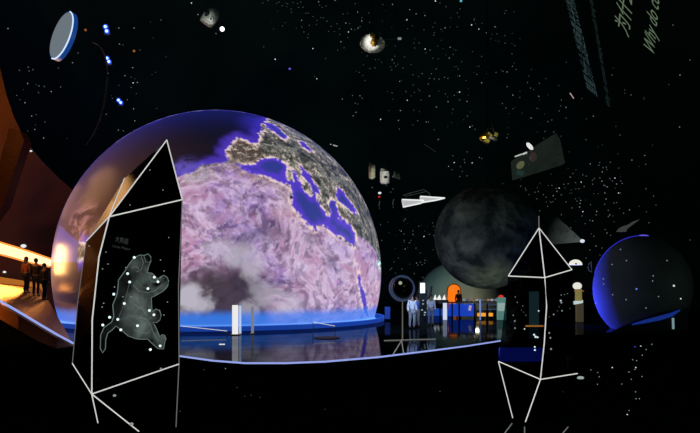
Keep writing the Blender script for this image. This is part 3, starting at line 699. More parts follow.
obj('planet_surface', b, mat('pale planet', (.42, .46, .4), .9, spec=0.1, var=.12, scale=.5), pale)
light('POINT', P(432, 262, 51), 130, (.35, .9, .8), .3)
light('POINT', P(476, 290, 51.5), 55, (1, .88, .55), .3)

bp_c = P(641, 288, 30)
bp = thing('blue_rimmed_planet', 'huge dark planet sphere with a vivid blue crescent edge at far right', 'sphere', bp_c)
b = B(); ball(b, bp_c, 2.6, sx=.84, n=64); obj('planet_surface', b, mat('dark planet', (.11, .13, .125), .75, spec=.05, var=.2, scale=.6), bp)
light('SPOT', bp_c+Vector((-4.6, 5.2, -1.7)), 9000, (.04, .05, 1), .3, target=bp_c+Vector((-1, 0, 0)), angle=75, blend=.5)
light('POINT', bp_c+Vector((1.6, -5, -.6)), 7, (.8, 1, .85), .5)
b = B(); crd = []
for k in range(25):
    s = k/24; X = 600+s*88; Yt = 338-30*s-5*math.sin(math.pi*s)
    crd.append(P(X, Yt, 27.2))
bot = [P(688, 322, 27.2), P(688, 372, 27.2), P(600, 372, 27.2)]
prism(b, crd+bot, (0, .15, 0)); obj('cradle', b, M['black'], bp, smooth=False)
b = B(); tube(b, [P(632, 324.5, 27.1), P(645, 321.5, 27.1), (P(660, 318, 27.1)), P(672, 314.5, 27.1), P(680, 310, 27.1)], [.03, .08, .1, .09, .03]); obj('cradle_light', b, emis('dim blue light', (.01, .04, .32), .55), bp)
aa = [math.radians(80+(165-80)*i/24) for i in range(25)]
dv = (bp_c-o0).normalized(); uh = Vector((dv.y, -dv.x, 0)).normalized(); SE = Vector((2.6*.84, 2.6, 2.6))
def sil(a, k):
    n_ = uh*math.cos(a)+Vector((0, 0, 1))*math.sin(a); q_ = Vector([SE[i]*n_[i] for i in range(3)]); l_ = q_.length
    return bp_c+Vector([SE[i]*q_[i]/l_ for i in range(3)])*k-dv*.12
b = B(); tube(b, [sil(a, 1.0) for a in aa], [.02+.022*math.sin(math.pi*i/24) for i in range(25)]); obj('rim_glow', b, emis('painted blue rim glow', (.03, .03, .55), .8), bp)  # glowing tube added along the limb to draw the lit rim
b = B(); tube(b, [sil(a, 1.004) for a in aa[:5]], [.015, .035, .045, .035, .015]); obj('painted_rim_tip', b, emis('painted violet tip glow', (.15, .12, .9), .9), bp)  # brighter tip of the same painted rim
b = B(); cone(b, (bp_c.x, 28.6, HALL), (bp_c.x, 28.6, bp_c.z-2), .5, .3); obj('stand', b, M['black'], bp)
b = B(); tube(b, [P(673, 318, 27), P(673.3, 329, 27)], .05); tag(obj('edge_lamp', b, emis('pale lamp', (.25, .4, .42), .7)), 'short pale vertical lamp below the blue rimmed planet', 'lamp')

# ------------------------------------------------------------ exhibits of the far hall
# dark ringed sphere on a pole
sp_c = P(402.5, 288, 24)
ex = thing('ringed_sphere_exhibit', 'dark glossy sphere in a blue grey ring on a thin pole by the globe', 'exhibit', (sp_c.x, sp_c.y, HALL))
b = B(); ball(b, sp_c, .43, n=40); obj('sphere', b, mat('dark glossy sphere', (.012, .014, .013), .12, var=.3, scale=5), ex)
Rr = Matrix.Rotation(math.radians(16), 4, 'Z') @ Matrix.Rotation(math.radians(-12), 4, 'X')
b = B(); n = 64; rings = []
for k in range(n):
    a = 2*math.pi*k/n; wdt = .05+.05*max(0, math.cos(a-math.radians(215)))
    q = [Vector((math.cos(a)*r, y, math.sin(a)*r)) for r, y in ((.46, -.05), (.47+wdt, -.05), (.47+wdt, .05), (.46, .05))]
    rings.append([b.verts.new(sp_c+(Rr @ v)) for v in q])
for k in range(n):
    for j in range(4): b.faces.new((rings[k][j], rings[(k+1) % n][j], rings[(k+1) % n][(j+1) % 4], rings[k][(j+1) % 4]))
obj('ring', b, emis('blue grey ring', (.05, .075, .16), .55), ex)
b = B(); ball(b, sp_c+Vector((-.12, -.4, .2)), .07, sy=.5, n=14); obj('lamp', b, emis('cream highlight', (.6, .62, .42), .6), ex)  # highlight on the glossy sphere, put in as a glowing bead
b = B(); cone(b, (sp_c.x, sp_c.y, HALL), (sp_c.x, sp_c.y, sp_c.z-.45), .028, .022, 10); obj('pole', b, emis('pale pole', (.2, .2, .17), .5), ex)
for a, c in (((384, 341), (436, 339.5)), ((401.5, 341), (393, 355)), ((401.5, 341), (404, 355))):
    b = B(); tube(b, [G(*a)+Vector((0, 0, .02)), G(*c)+Vector((0, 0, .02))], .016); obj('foot_bar', b, emis('pale foot bar', (.3, .31, .28), .5), ex)
# kiosk with bright screen
kp = P(422.5, 288, 29.5)
k = thing('screen_kiosk', 'black kiosk with a small upright white screen and a curved arm', 'kiosk', (kp.x, kp.y, HALL))
b = B(); box(b, (kp.x+.05, kp.y+.08, (kp.z+HALL)/2), (.34, .1, kp.z-HALL)); obj('stand', b, M['black'], k, smooth=False)
b = B(); box(b, kp, (.34, .06, .62)); obj('housing', b, M['black'], k, smooth=False)
b = B(); box(b, kp+Vector((0, -.04, 0)), (.235, .03, .5)); obj('screen', b, M['white'], k, smooth=False)
b = B(); tube(b, [P(425, 300, 29.5), P(429, 297, 29.5), P(431, 291, 29.5), P(431.5, 286, 29.5)], .05); obj('arm', b, M['black'], k)
for px, py, r in ((423, 300.5, .03), (423, 304, .03), (422, 310, .035), (425, 312.5, .04), (424.5, 315, .03)):
    b = B(); ball(b, P(px, py, 29.3), r, sx=1.4, n=8); obj('indicator_light', b, M['star_mid'], k)
# visitors of the far hall
hz_ = lambda px, Y: Vector(((px-CX)/F*Y, Y, HALL))
person(hz_(412, 30.5), .3, 'person in pale top nearest the dark ringed sphere in the far hall', M['shirt_w'], M['trousers_l'], 'visitors in the far hall')
person(hz_(417, 31.5), -.5, 'person in blue top between the ringed sphere and the white screen', M['shirt_b'], M['trousers_l'], 'visitors in the far hall', 1.64)
person(hz_(431, 33), .1, 'person in white top right of the white screen', M['shirt_w'], M['trousers_l'], 'visitors in the far hall', 1.66)
person(hz_(458.5, 46.5), .2, 'dark silhouetted person standing in front of the orange arch', M['coat'], M['trousers'], 'visitors in the far hall', 1.78, 'down')
light('AREA', P(418, 262, 27.5), 160, (.5, .65, 1), 1.0, target=P(422, 305, 31.5))
# orange arch
oc = P(454, 300, 51); ar = thing('orange_arch', 'bright orange round topped glowing arch in the far hall', 'arch', (oc.x, oc.y, HALL))
b = B(); W = 6.7*51/F; top = EYE-(284-HY)/F*51; pts = [Vector((oc.x-W, 51, HALL)), Vector((oc.x+W, 51, HALL))]
for q in range(13):
    a = math.pi*q/12; pts.append(Vector((oc.x+W*math.cos(a), 51, top-W*.95+W*.95*math.sin(a))))
prism(b, pts, (0, .25, 0)); obj('lit_panel', b, M['orange'], ar, smooth=False)
b = B(); tube(b, pts[1:]+[pts[0]], .05); obj('frame', b, mat('orange frame', (.5, .12, .01), .5), ar)
# model mountains / white lamps on a ledge
lg = thing('display_ledge', 'dark ledge carrying three white peak shapes left of the orange arch', 'ledge', (P(440, 300, 47).x, 47, HALL))
b = B(); box(b, (P(440, 300, 47).x, 47, (HALL+P(440, 300, 47).z)/2), (1.25, .5, P(440, 300, 47).z-HALL)); obj('body', b, M['black'], lg, smooth=False)
for i, (x0, x1, y) in enumerate(((433.5, 436.8, 294.6), (437, 441.5, 294.9), (442.5, 446, 294.8))):
    b = B(); c = P((x0+x1)/2, 299, 46.9); w = (x1-x0)/F*47
    v = [c+Vector((-w/2, 0, -.06)), c+Vector((-w*.2, 0, .15)), c+Vector((w*.1, 0, (299-y)/F*47)), c+Vector((w*.3, 0, .14)), c+Vector((w/2, 0, -.06))]
    prism(b, v, (0, .2, 0))
    tag(obj('white_peak', b, M['white'], smooth=False), ['leftmost small white lit peak shape near the white screen', 'middle white lit peak shape with a double crest', 'rightmost small white lit peak shape touching the orange arch'][i], 'model', 'white peak models')
# counter with blue front
cz = P(470, 302, 40).z
ct = thing('long_counter', 'long dark counter with a glowing blue front before the orange arch', 'counter', (P(472, 302, 40).x, 40, HALL))
x0, x1 = P(438, 302, 40).x, P(506, 302, 40).x
b = B(); box(b, ((x0+x1)/2, 40, cz-.04), (x1-x0, .7, .09)); bmesh.ops.bevel(b, geom=list(b.edges), offset=.02, segments=2); obj('counter_top', b, mat('grey counter top', (.12, .13, .14), .3, var=.2), ct)
b = B(); xa, xb = P(449, 302, 40).x, P(474, 302, 40).x; box(b, ((xa+xb)/2, 40, (cz-.1+HALL)/2+.05), (xb-xa, .3, cz-.25-HALL)); obj('lit_front', b, M['bluepanel'], ct, smooth=False)
for px in (440, 452, 459, 474.5, 487, 504):
    b = B(); x = P(px, 302, 39.8).x; box(b, (x, 39.75, (cz+HALL)/2-.03), (.09, .09, cz-HALL-.06)); obj('leg', b, M['black'], ct, smooth=False)
b = B(); c = P(470, 308, 39.7); box(b, c, (.16, .05, .34), Matrix.Rotation(.2, 4, 'Y')); obj('poster', b, emis('pale pink poster', (.5, .42, .6), .7), ct, smooth=False)
b = B(); cone(b, (P(445, 310, 38).x, 38, HALL), (P(445, 310, 38).x, 38, P(445, 303, 38).z), .13, .13, 12)
tag(obj('white_bollard', b, emis('white bollard', (.7, .78, .95), .85)), 'white glowing bollard at the left end of the long counter', 'light column')
b = B(); cone(b, (P(480.2, 310, 38).x, 38, HALL), (P(480.2, 310, 38).x, 38, P(480, 299, 38).z), .05, .05, 10)
tag(obj('thin_post', b, emis('pale blue post', (.22, .3, .6), .7)), 'thin pale blue lit post at the right of the blue counter front', 'post')
for i, (a, w) in enumerate(((481.5, 8), (490.8, 3.6))):
    t = thing('amber_lamp', ['wide amber lamp box low under the counter', 'narrow amber lamp box low under the counter, right of the wide one'][i], 'lamp', (P(a, 315.5, 39.2).x, 39.2, HALL), 'amber lamps')
    c = P(a, 314.6, 39.2); b = B(); box(b, c, (w/F*39, .2, .22)); bmesh.ops.bevel(b, geom=list(b.edges), offset=.04, segments=2); obj('diffuser', b, M['amber'], t)
    b = B(); box(b, (c.x, 39.2, (HALL+c.z-.11)/2), (.2, .18, c.z-.11-HALL)); obj('base', b, M['black'], t, smooth=False)
# little objects on the counter
cols = [(.5, .5, .5), (.12, .2, .4), (.5, .25, .1), (.55, .55, .5), (.2, .15, .12), (.5, .3, .2), (.6, .6, .6), (.3, .35, .4), (.5, .48, .4)]
names = ['pale grey', 'dark blue', 'orange brown', 'off white', 'dark brown', 'tan', 'white', 'slate grey', 'cream']
for i, px in enumerate((464, 467.5, 472, 477, 484, 488.5, 492, 496, 500)):
    c = P(px, 300, 39.9); t = thing('display_model', names[i]+' small model standing on the long counter', 'model', (c.x, c.y, cz+.005), 'models on the counter')
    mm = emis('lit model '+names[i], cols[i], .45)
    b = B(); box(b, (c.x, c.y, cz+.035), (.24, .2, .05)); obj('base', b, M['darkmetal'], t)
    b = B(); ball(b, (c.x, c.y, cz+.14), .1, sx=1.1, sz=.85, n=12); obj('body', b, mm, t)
# right kiosk with red lamp
kx = P(501.5, 310, 37.5).x
k = thing('teal_kiosk', 'pale teal lit kiosk with a red lamp on top left of the slender crystal', 'kiosk', (kx, 37.5, HALL))
b = B(); box(b, (kx, 37.5, .12), (.52, .3, 1.4)); obj('cabinet', b, M['teal'], k, smooth=False)
b = B(); box(b, P(501.5, 307, 37.3), (.46, .04, .5)); obj('screen', b, emis('pale screen', (.4, .55, .5), .6), k, smooth=False)
b = B(); ball(b, P(501, 296.5, 37.5)-Vector((0, 0, 0)), .13, sx=1.3, sz=.8, n=14); obj('red_lamp', b, M['red'], k)
# railing between
t = thing('railing', 'thin dark blue railing behind the counter at right', 'railing', (P(490, 302, 42).x, 42, HALL))
for py in (304.5, 309):
    b = B(); tube(b, [P(475, py+.6, 42), P(505, py, 42)], .03); obj('rail', b, emis('blue rail', (.06, .1, .22), .6), t)
for px in (476, 483, 490, 497, 504):
    b = B(); cone(b, (P(px, 302, 42).x, 42, HALL), P(px, 304, 42), .03, .03, 8); obj('post', b, M['greypaint'], t)
# glowing blocks added for the blue floor glow and the crystal's reflection
b = B(); box(b, (P(440, 310, 43).x, 43, HALL+.25), (1.9, .2, .5)); tag(obj('blue_glow_block', b, emis('blue glow block', (.01, .09, .6), .55)), 'blue glow block added for the floor light left of the long counter', 'glow block')
b = B(); box(b, (P(521, 352, 12.6).x, 12.6, .14), (.9, .12, .28)); tag(obj('blue_glow_block', b, emis('deep blue glow block', (.01, .03, .5), .75)), 'deep blue glow block added for the reflection in the slender crystal', 'glow block')
b = B(); box(b, P(534.5, 326, 25), (.75, .04, .06)); o = tag(obj('orange_reflection_bar', b, emis('orange reflection bar', (1, .32, .04), 3.2)), 'thin orange reflection bar added for the reflection in the slender crystal', 'light')  # glowing bar added in place of the orange reflection in the glass
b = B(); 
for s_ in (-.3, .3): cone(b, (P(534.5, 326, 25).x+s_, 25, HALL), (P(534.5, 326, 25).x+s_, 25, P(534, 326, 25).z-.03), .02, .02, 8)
obj('added_bar_legs', b, M['black'], o)
b = B(); box(b, P(534, 299, 32)+Vector((0, 0, -.6)), (.5, .1, 2.0)); tag(obj('teal_reflection_panel', b, emis('dim teal reflection panel', (.03, .07, .07), 2)), 'dim teal reflection panel added for the reflection in the slender crystal', 'reflection panel')  # added panel in place of the teal reflection in the glass

# tower exhibit at right
tx = lambda px, py, Y=36: P(px, py, Y)
t = thing('display_tower', 'slim tower of stacked lit models right of the slender crystal', 'exhibit', (tx(579, 318).x, 36, HALL))
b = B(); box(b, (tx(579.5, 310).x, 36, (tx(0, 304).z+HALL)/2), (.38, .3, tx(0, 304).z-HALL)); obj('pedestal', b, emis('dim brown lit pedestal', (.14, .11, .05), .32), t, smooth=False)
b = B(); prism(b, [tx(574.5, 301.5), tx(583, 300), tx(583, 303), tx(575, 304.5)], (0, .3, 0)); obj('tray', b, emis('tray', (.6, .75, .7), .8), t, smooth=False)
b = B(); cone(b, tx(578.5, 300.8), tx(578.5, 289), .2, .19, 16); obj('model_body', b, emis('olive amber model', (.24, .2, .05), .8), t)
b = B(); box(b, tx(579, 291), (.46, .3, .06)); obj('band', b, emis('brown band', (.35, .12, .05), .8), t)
b = B(); ball(b, tx(577.3, 286), .26, sz=.85, n=20); obj('lamp', b, emis('warm white lamp', (.85, .85, .72), .9), t)
# hanging half-dome lamp
t = thing('pendant_lamp', 'white half dome pendant lamp beside the slender crystal right shoulder', 'lamp', tx(575.5, 264.5, 33))
b = B(); ball(b, tx(575.5, 265, 33), .36, sz=.85, n=24)
bmesh.ops.bisect_plane(b, geom=b.verts[:]+b.edges[:]+b.faces[:], plane_co=tx(575.5, 265, 33), plane_no=(0, 0, -1), clear_outer=True)
bmesh.ops.holes_fill(b, edges=[e for e in b.edges if e.is_boundary]); obj('shade', b, emis('lamp shade', (.85, .85, .72), .95), t)
b = B(); ball(b, tx(576, 263.8, 32.66), .05, n=10); obj('bulb', b, mat('dark bulb', (.02, .02, .02)), t); cable(t, tx(575.5, 260, 33))
b = B(); pts = [tx(591, 261.5, 33), tx(588.8, 264, 33), tx(588, 267.5, 33), tx(589, 270.5, 33), tx(591.8, 272.3, 33)]
tube(b, pts+[tx(591.4, 267, 33)], .02, closed=True); t = tag(obj('hanging_hoop', b, emis('dim hoop', (.07, .075, .07), .6)), 'tiny dim D shaped hoop hanging between crystal and blue rimmed planet', 'ornament'); 
# comet
t = thing('comet_model', 'comet model with a bright white head and fading grey tail of painted haze', 'comet', P(582.3, 241, 30))
b = B(); ball(b, P(582.3, 241, 30), .09, sx=1.3, n=14); obj('head', b, M['star'], t)
b = B(); h, e = P(582, 241, 30), P(546, 229, 30.5); d = e-h; n = 24; rows = []
u = d.cross(Vector((0, 1, 0))).normalized(); w = d.cross(u).normalized()
for i in range(n+1):
    s = i/n; c = h+d*s; r = .05+.85*s
    rows.append([b.verts.new(c+(u*math.cos(2*math.pi*k_/20)+w*.5*math.sin(2*math.pi*k_/20))*r) for k_ in range(20)])
for i in range(n):
    for k_ in range(20): b.faces.new((rows[i][k_], rows[i][(k_+1) % 20], rows[i+1][(k_+1) % 20], rows[i+1][k_]))
o = obj('tail', b, M['tail'], t); hh = h-t.location; L = d.length  # beam haze painted as a fading emissive cone
dens(o, lambda co: max(0, 1-(co-hh).length/L)**1.3*.42); cable(t, P(582.3, 240, 30)+Vector((0, 0, .1)), .01)
# crescent blade
b = B(); cp = [(617, 231.5), (620, 228), (624, 226), (629, 224.5), (634, 221.3), (640, 219.4), (636, 222.3), (631, 226), (627, 229), (626.5, 231.5), (622, 231.8)]
prism(b, [P(x, y, 31) for x, y in cp], (0, .12, 0)); tag(obj('crescent_model', b, emis('dim crescent', (.07, .08, .07), .55), smooth=False), 'dim grey crescent blade hanging above the blue rimmed planet', 'model')

# ------------------------------------------------------------ hanging spacecraft
# round blue rimmed ceiling light
c0 = P(61.5, 35.5, 20); long_ = (P(69.5, 12, 20)-P(51.5, 58.5, 20)); L = long_.length/2; ld = long_.normalized()
vw = (o0-c0).normalized(); ld = (ld-vw*ld.dot(vw)).normalized()
sl = ld.cross(vw).normalized(); sl = -sl if sl.x > 0 else sl           # towards the photo's left
ratio = .3; nrm = (vw*ratio+sl*math.sqrt(1-ratio**2)).normalized(); mi = nrm.cross(ld).normalized(); sd = -sl
t = thing('round_ceiling_light', 'large tilted grey round ceiling light with a blue rim at top left', 'ceiling light', c0)
def disc(b, c, r0, dz0, dz1, n=48, r1=None):
    r1 = r1 or r0; A = []; D = []
    for k in range(n):
        a = 2*math.pi*k/n; q = ld*math.cos(a)+mi*math.sin(a)
        A.append(b.verts.new(c+q*r0+nrm*dz0)); D.append(b.verts.new(c+q*r1+nrm*dz1))
    b.faces.new(A); b.faces.new(D[::-1])
    for k in range(n): b.faces.new((A[k], A[(k+1) % n], D[(k+1) % n], D[k]))
b = B(); disc(b, c0, L*.95, .02, -.1); obj('diffuser', b, emis('grey diffuser', srgb(112, 122, 130), .9), t)
b = B(); disc(b, c0, L, .0, -.14); obj('blue_rim', b, emis('blue rim', srgb(20, 66, 138), .9), t)
rimpts = [c0+(ld*math.cos(2*math.pi*k/64)+mi*math.sin(2*math.pi*k/64))*L*.985+nrm*.02 for k in range(64)]
side = [p for p in rimpts]
half = [c0+(ld*math.cos(a)+mi*math.sin(a))*L*.985+nrm*.02 for a in [math.pi*i/32 for i in range(33)]]
if sum((p-c0).dot(sd) for p in half) < 0: half = [c0+(ld*math.cos(a)-mi*math.sin(a))*L*.985+nrm*.02 for a in [math.pi*i/32 for i in range(33)]]
b = B(); tube(b, half, .022); obj('rim_glow', b, emis('pale blue rim light', (.62, .78, 1), 1.1), t); cable(t, c0-nrm*.2+Vector((0, .1, .1)))
# orbit hoop
hp = [(92, 42), (97, 44), (102, 49), (105, 56), (107, 66), (107.3, 78), (106, 92), (103, 107), (99, 121), (93, 134), (86, 145)]
hl = [(54, 100), (58, 120), (66, 140), (76, 148)]
b = B(); cx_, cy_ = 75, 97
pts = [P(x, y, 20.5+(107-x)*.02) for x, y in hp]; tube(b, pts, [.01, .02]+[.03]*(len(pts)-4)+[.02, .01], 8)
t = tag(obj('orbit_hoop', b, mat('dim copper hoop', (.2, .14, .1), .5, metal=.3)), 'thin dim copper hoop curving down between the blue spotlights at upper left', 'hoop')
light('POINT', P(98, 40, 19.5), 3.5, (1, .7, .45), .2)
# blue spotlight pairs
for i, (ps, lab) in enumerate(((((105.5, 26.8), (106.8, 31.2)), 'pair of blue white spotlights highest beside the round ceiling light'), (((107.2, 58.3), (109, 61.7)), 'pair of blue white spotlights on the copper hoop'), (((118.6, 100.2), (120.8, 102.6)), 'pair of blue white spotlights just above the globe top left'))):
    SY = (22, 24, 26)[i]; c = P(*ps[0], SY); t = thing('blue_spotlight', lab, 'spotlight', c, 'blue spotlight pairs')
    b = B()
    box(b, (P(*ps[0], SY+.4)+P(*ps[1], SY+.4))/2+Vector((0, .1, 0)), (.25, .2, .3)); obj('housing', b, M['black'], t)
    for q in ps:
        p = P(*q, SY); b = B(); cone(b, p+Vector((0, .12, 0)), p, .06, .1, 14); obj('halo', b, M['blue_halo'], t)  # halo round each lens painted as an emissive cone
        b = B(); ball(b, p+Vector((0, -.02, 0)), .052, n=12); obj('lens', b, M['blue_spot'], t)
    cable(t, c+Vector((0, .3, .2)))
# capsule, top
c = P(207, 18, 22); t = thing('capsule_model', 'grey wedge shaped space capsule with a dark porthole near the top edge', 'spacecraft', c)
b = B(); base_a, base_b = P(200, 20, 22), P(211, 27, 22); apex = P(213, 9, 22)
ctr = (base_a+base_b)/2; axis = (P(216.5, 9, 22)-ctr); wv = (base_b-base_a)/2
rows = []
for i in range(17):
    s = i/16; r = (1+.3*math.sin(s*math.pi*.6))*math.sqrt(max(0, 1-s**2.4)); cc = ctr+axis*s; r = max(r, .03)
    rows.append([b.verts.new(cc+wv*r*math.cos(2*math.pi*k/24)+Vector((0, 1, 0))*wv.length*r*.9*math.sin(2*math.pi*k/24)) for k in range(24)])
for i in range(16):
    for k in range(24): b.faces.new((rows[i][k], rows[i][(k+1) % 24], rows[i+1][(k+1) % 24], rows[i+1][k]))
b.faces.new(rows[0][::-1]); b.faces.new(rows[-1]); obj('shell', b, M['greypaint'], t)
wl = wv.length
b = B(); q = P(209, 17, 22)+Vector((0, -wl*1.18, 0)); ball(b, q, .095, sx=.75, sy=.7, sz=1.25, n=20, R=Matrix.Rotation(.6, 4, 'Y')); obj('porthole', b, M['black'], t)
b = B(); cone(b, P(212.6, 23.5, 22)+Vector((0, -wl*.6, 0)), P(212.8, 23, 22)+Vector((0, -wl*1.35, 0)), .1, .085, 20); obj('nozzle', b, M['whitepaint'], t)
b = B(); cone(b, P(213, 22.8, 22)+Vector((0, -wl*1.3, 0)), P(213.2, 22.8, 22)+Vector((0, -wl*1.38, 0)), .045, .045, 12); obj('nozzle_throat', b, M['black'], t)
cable(t, c+Vector((0, 0, .3)))
light('SPOT', P(203, 32, 19.5), 260, (.95, 1, .92), .1, target=c, angle=14, blend=.8)
t = thing('spotlight', 'bright white round spotlight beside the grey capsule', 'spotlight', P(222, 29, 22))
b = B(); ball(b, P(222.2, 29, 22), .085, n=16); obj('lens', b, emis('bright lens', (1, 1, .97), 2), t)
b = B(); cone(b, P(222.2, 29, 22.35), P(222.2, 29, 22.05), .07, .1, 16); obj('housing', b, M['black'], t); cable(t, P(222.2, 27, 22.3))
# satellite with dish
c = P(374, 42, 23); t = thing('dish_satellite', 'satellite with a broad white dish, gold foil body and long boom', 'spacecraft', c)
nrm2 = Vector((.05, -.93, .36)).normalized(); uu = nrm2.cross(Vector((0, 1, 0))).normalized(); ww = nrm2.cross(uu)
b = B(); rows = []
dc = P(372.5, 43.5, 23)
for i in range(9):
    r = .46*i/8; cc = dc-nrm2*.16+nrm2*.35*(r/.46)**2*.46
    if i == 0: rows.append([b.verts.new(cc)])
    else: rows.append([b.verts.new(cc+(uu*math.cos(2*math.pi*k/32)*1.05+ww*math.sin(2*math.pi*k/32))*r) for k in range(32)])
for i in range(8):
    for k in range(32):
        if i == 0: b.faces.new((rows[0][0], rows[1][k], rows[1][(k+1) % 32]))
        else: b.faces.new((rows[i][k], rows[i+1][k], rows[i+1][(k+1) % 32], rows[i][(k+1) % 32]))
ext = bmesh.ops.extrude_face_region(b, geom=list(b.faces))
for v in [g for g in ext['geom'] if isinstance(g, bmesh.types.BMVert)]: v.co -= nrm2*.02
obj('dish', b, M['whitepaint'], t)
b = B(); box(b, P(375, 40.5, 22.5), (.24, .24, .3), Matrix.Rotation(.5, 4, 'Y')); box(b, P(372.6, 36, 22.5), (.18, .18, .12), Matrix.Rotation(.7, 4, 'Y')); ball(b, P(374, 43, 22.4), .13, n=12); obj('body', b, M['gold'], t, smooth=False)
b = B(); ball(b, P(377, 37, 22.35), .09, n=12); obj('sensor', b, M['black'], t)
b = B(); tube(b, [P(378, 40, 22.5), P(398, 38.7, 22.5)], .008); obj('boom', b, M['greypaint'], t)
b = B(); box(b, P(399.6, 38.6, 22.5), (.13, .06, .07)); obj('boom_tip', b, emis('pale boom tip', (.3, .36, .34), .6), t)
b = B(); tube(b, [P(378, 41, 22.5), P(388, 46, 22.4)], .008); obj('strut', b, M['greypaint'], t)
b = B(); tube(b, [P(377, 36, 22.5), P(380.5, 33, 22.5)], .012); obj('antenna', b, M['gold'], t)
cable(t, c+Vector((0, 0, .35)), .008)
light('SPOT', P(352, 52, 19.5), 1300, (1, .97, .9), .05, target=P(371, 43, 23), angle=10, blend=.9)
# gold probe
c = P(488, 133, 24); t = thing('gold_probe', 'small gold foil probe with a white panel hanging above the moon', 'spacecraft', c)
b = B(); ball(b, P(485, 137.5, 24), .24, sx=1.0, sy=.8, sz=.7, n=10); box(b, P(486.5, 141, 23.9), (.2, .2, .16), Matrix.Rotation(.4, 4, 'Y')); box(b, P(488.5, 136, 24), (.2, .2, .2), Matrix.Rotation(.7, 4, 'Y')); obj('body', b, M['gold'], t, smooth=False)
b = B(); prism(b, [P(489.2, 136.5, 23.7), P(492.5, 137, 23.7), P(497.5, 138.5, 23.7), P(497, 140.6, 23.7), P(494, 140.4, 23.7), P(492.5, 139, 23.7), P(489.5, 138.4, 23.7)], (0, .06, 0)); obj('white_panel', b, M['whitepaint'], t, smooth=False)
b = B(); tube(b, [P(486, 134, 24), P(488, 128, 24), P(493, 129, 24), P(494.5, 134, 24)], .015); tube(b, [P(492, 124, 24), P(493.5, 130, 24)], .012); obj('frame', b, mat('bronze frame', (.2, .12, .05), .4, metal=.5), t)
b = B(); box(b, P(495.8, 135, 24), (.14, .14, .14), Matrix.Rotation(.5, 4, 'Y')); obj('instrument', b, M['gold'], t, smooth=False)
cable(t, c+Vector((0, 0, .3)), .008)
light('SPOT', P(478, 150, 20.5), 170, (1, .85, .6), .05, target=P(489, 136, 24), angle=9, blend=.9)
# canisters
for i, (x0, x1, y0, y1, m_, lab) in enumerate(((368.7, 375.2, 166, 179, M['cream'], 'cream cylinder spotlight leftmost of three by the globe top right'), (380, 389.5, 172, 184, M['whitepaint'], 'white cup shaped spotlight with a dark hole, middle of three'), (393.5, 400, 175, 178.5, M['cream'], 'small tilted cream spotlight rightmost of three'))):
    Y = 25; c = P((x0+x1)/2, (y0+y1)/2, Y); r = (x1-x0)/2/F*Y; hgt = (y1-y0)/F*Y
    t = thing('canister_light', lab, 'spotlight', c, 'canister spotlights')
    b = B()
    if i == 2: cone(b, P(x0, y0, Y), P(x1, y1, Y), .09, .05, 20)
    else:
        cone(b, c-Vector((0, 0, hgt/2-r*.5)), c+Vector((0, 0, hgt/2)), r, r, 28)
        ball(b, c-Vector((0, 0, hgt/2-r*.5)), r, sz=.55, n=28)
    obj('can', b, m_, t)
    b = B(); tt = c+Vector((0, 0, hgt/2)); prism(b, [tt+Vector((-r, 0, 0)), tt+Vector((r, 0, 0)), tt+Vector((r*.9, 0, .05)), tt+Vector((-r*.8, 0, .16))], (0, .12, 0)); obj('bracket', b, M['greypaint'], t, smooth=False)
    if i == 1:
        b = B(); ball(b, c+Vector((.02, -r, 0)), .07, sx=1.1, sy=.5, sz=.8, n=16); obj('aperture', b, M['black'], t)
    cable(t, tt, .012)
light('SPOT', P(372, 196, 21.5), 330, (1, 1, .9), .1, target=P(381, 176, 25), angle=16, blend=.5)
# station panels: two stacked triangles of light
t = thing('wedge_light', 'zigzag pair of bright white wedge shaped light boxes above the far hall', 'light', P(423, 202, 28))
for pts in ([(402, 199.5), (424, 200.3), (421, 203.2), (403.5, 207)], [(420.2, 196.3), (445, 198), (437, 200), (421.5, 202.5)]):
    b = B(); prism(b, [P(x, y, 28) for x, y in pts], (0, .3, 0)); obj('light_box', b, emis('wedge face', srgb(185, 185, 188), .9), t, smooth=False)
    b = B(); tube(b, [P(x, y, 27.96) for x, y in pts], .028, closed=True); obj('edge_frame', b, M['white'], t)
b = B(); tube(b, [P(403, 195.5, 28), P(410, 193, 28), P(424, 189.5, 28), P(429, 193, 28), P(431, 196, 28)], .015); tube(b, [P(405, 196.5, 28), P(426, 191.5, 28)], .012); tube(b, [P(410, 193, 28), P(411, 195, 28)], .012); obj('truss', b, emis('dim truss', (.05, .065, .06), .5), t)
cable(t, P(423, 192, 28.1), .01)
for i, (px, py, r, m_) in enumerate(((379.7, 193, .05, M['star']), (379.2, 196.8, .035, M['red']))):
    b = B(); ball(b, P(px, py, 26), r, sx=1.5, n=10); tag(obj('status_lamp', b, m_), ['small white lamp under the white cup spotlight', 'tiny red lamp under the white cup spotlight'][i], 'lamp')
for i, (px, y0, y1) in enumerate(((379.5, 201, 209), (393.3, 199, 208))):
    b = B(); tube(b, [P(px+.5, y0, 26), P(px-.5, (y0+y1)/2, 26), P(px, y1, 26)], .018); tag(obj('lamp_tube', b, emis('dim tube', (.06, .07, .06), .6)), ['dim thin vertical tube, left of two under the canister spotlights', 'dim thin vertical tube, right of two under the canister spotlights'][i], 'tube')
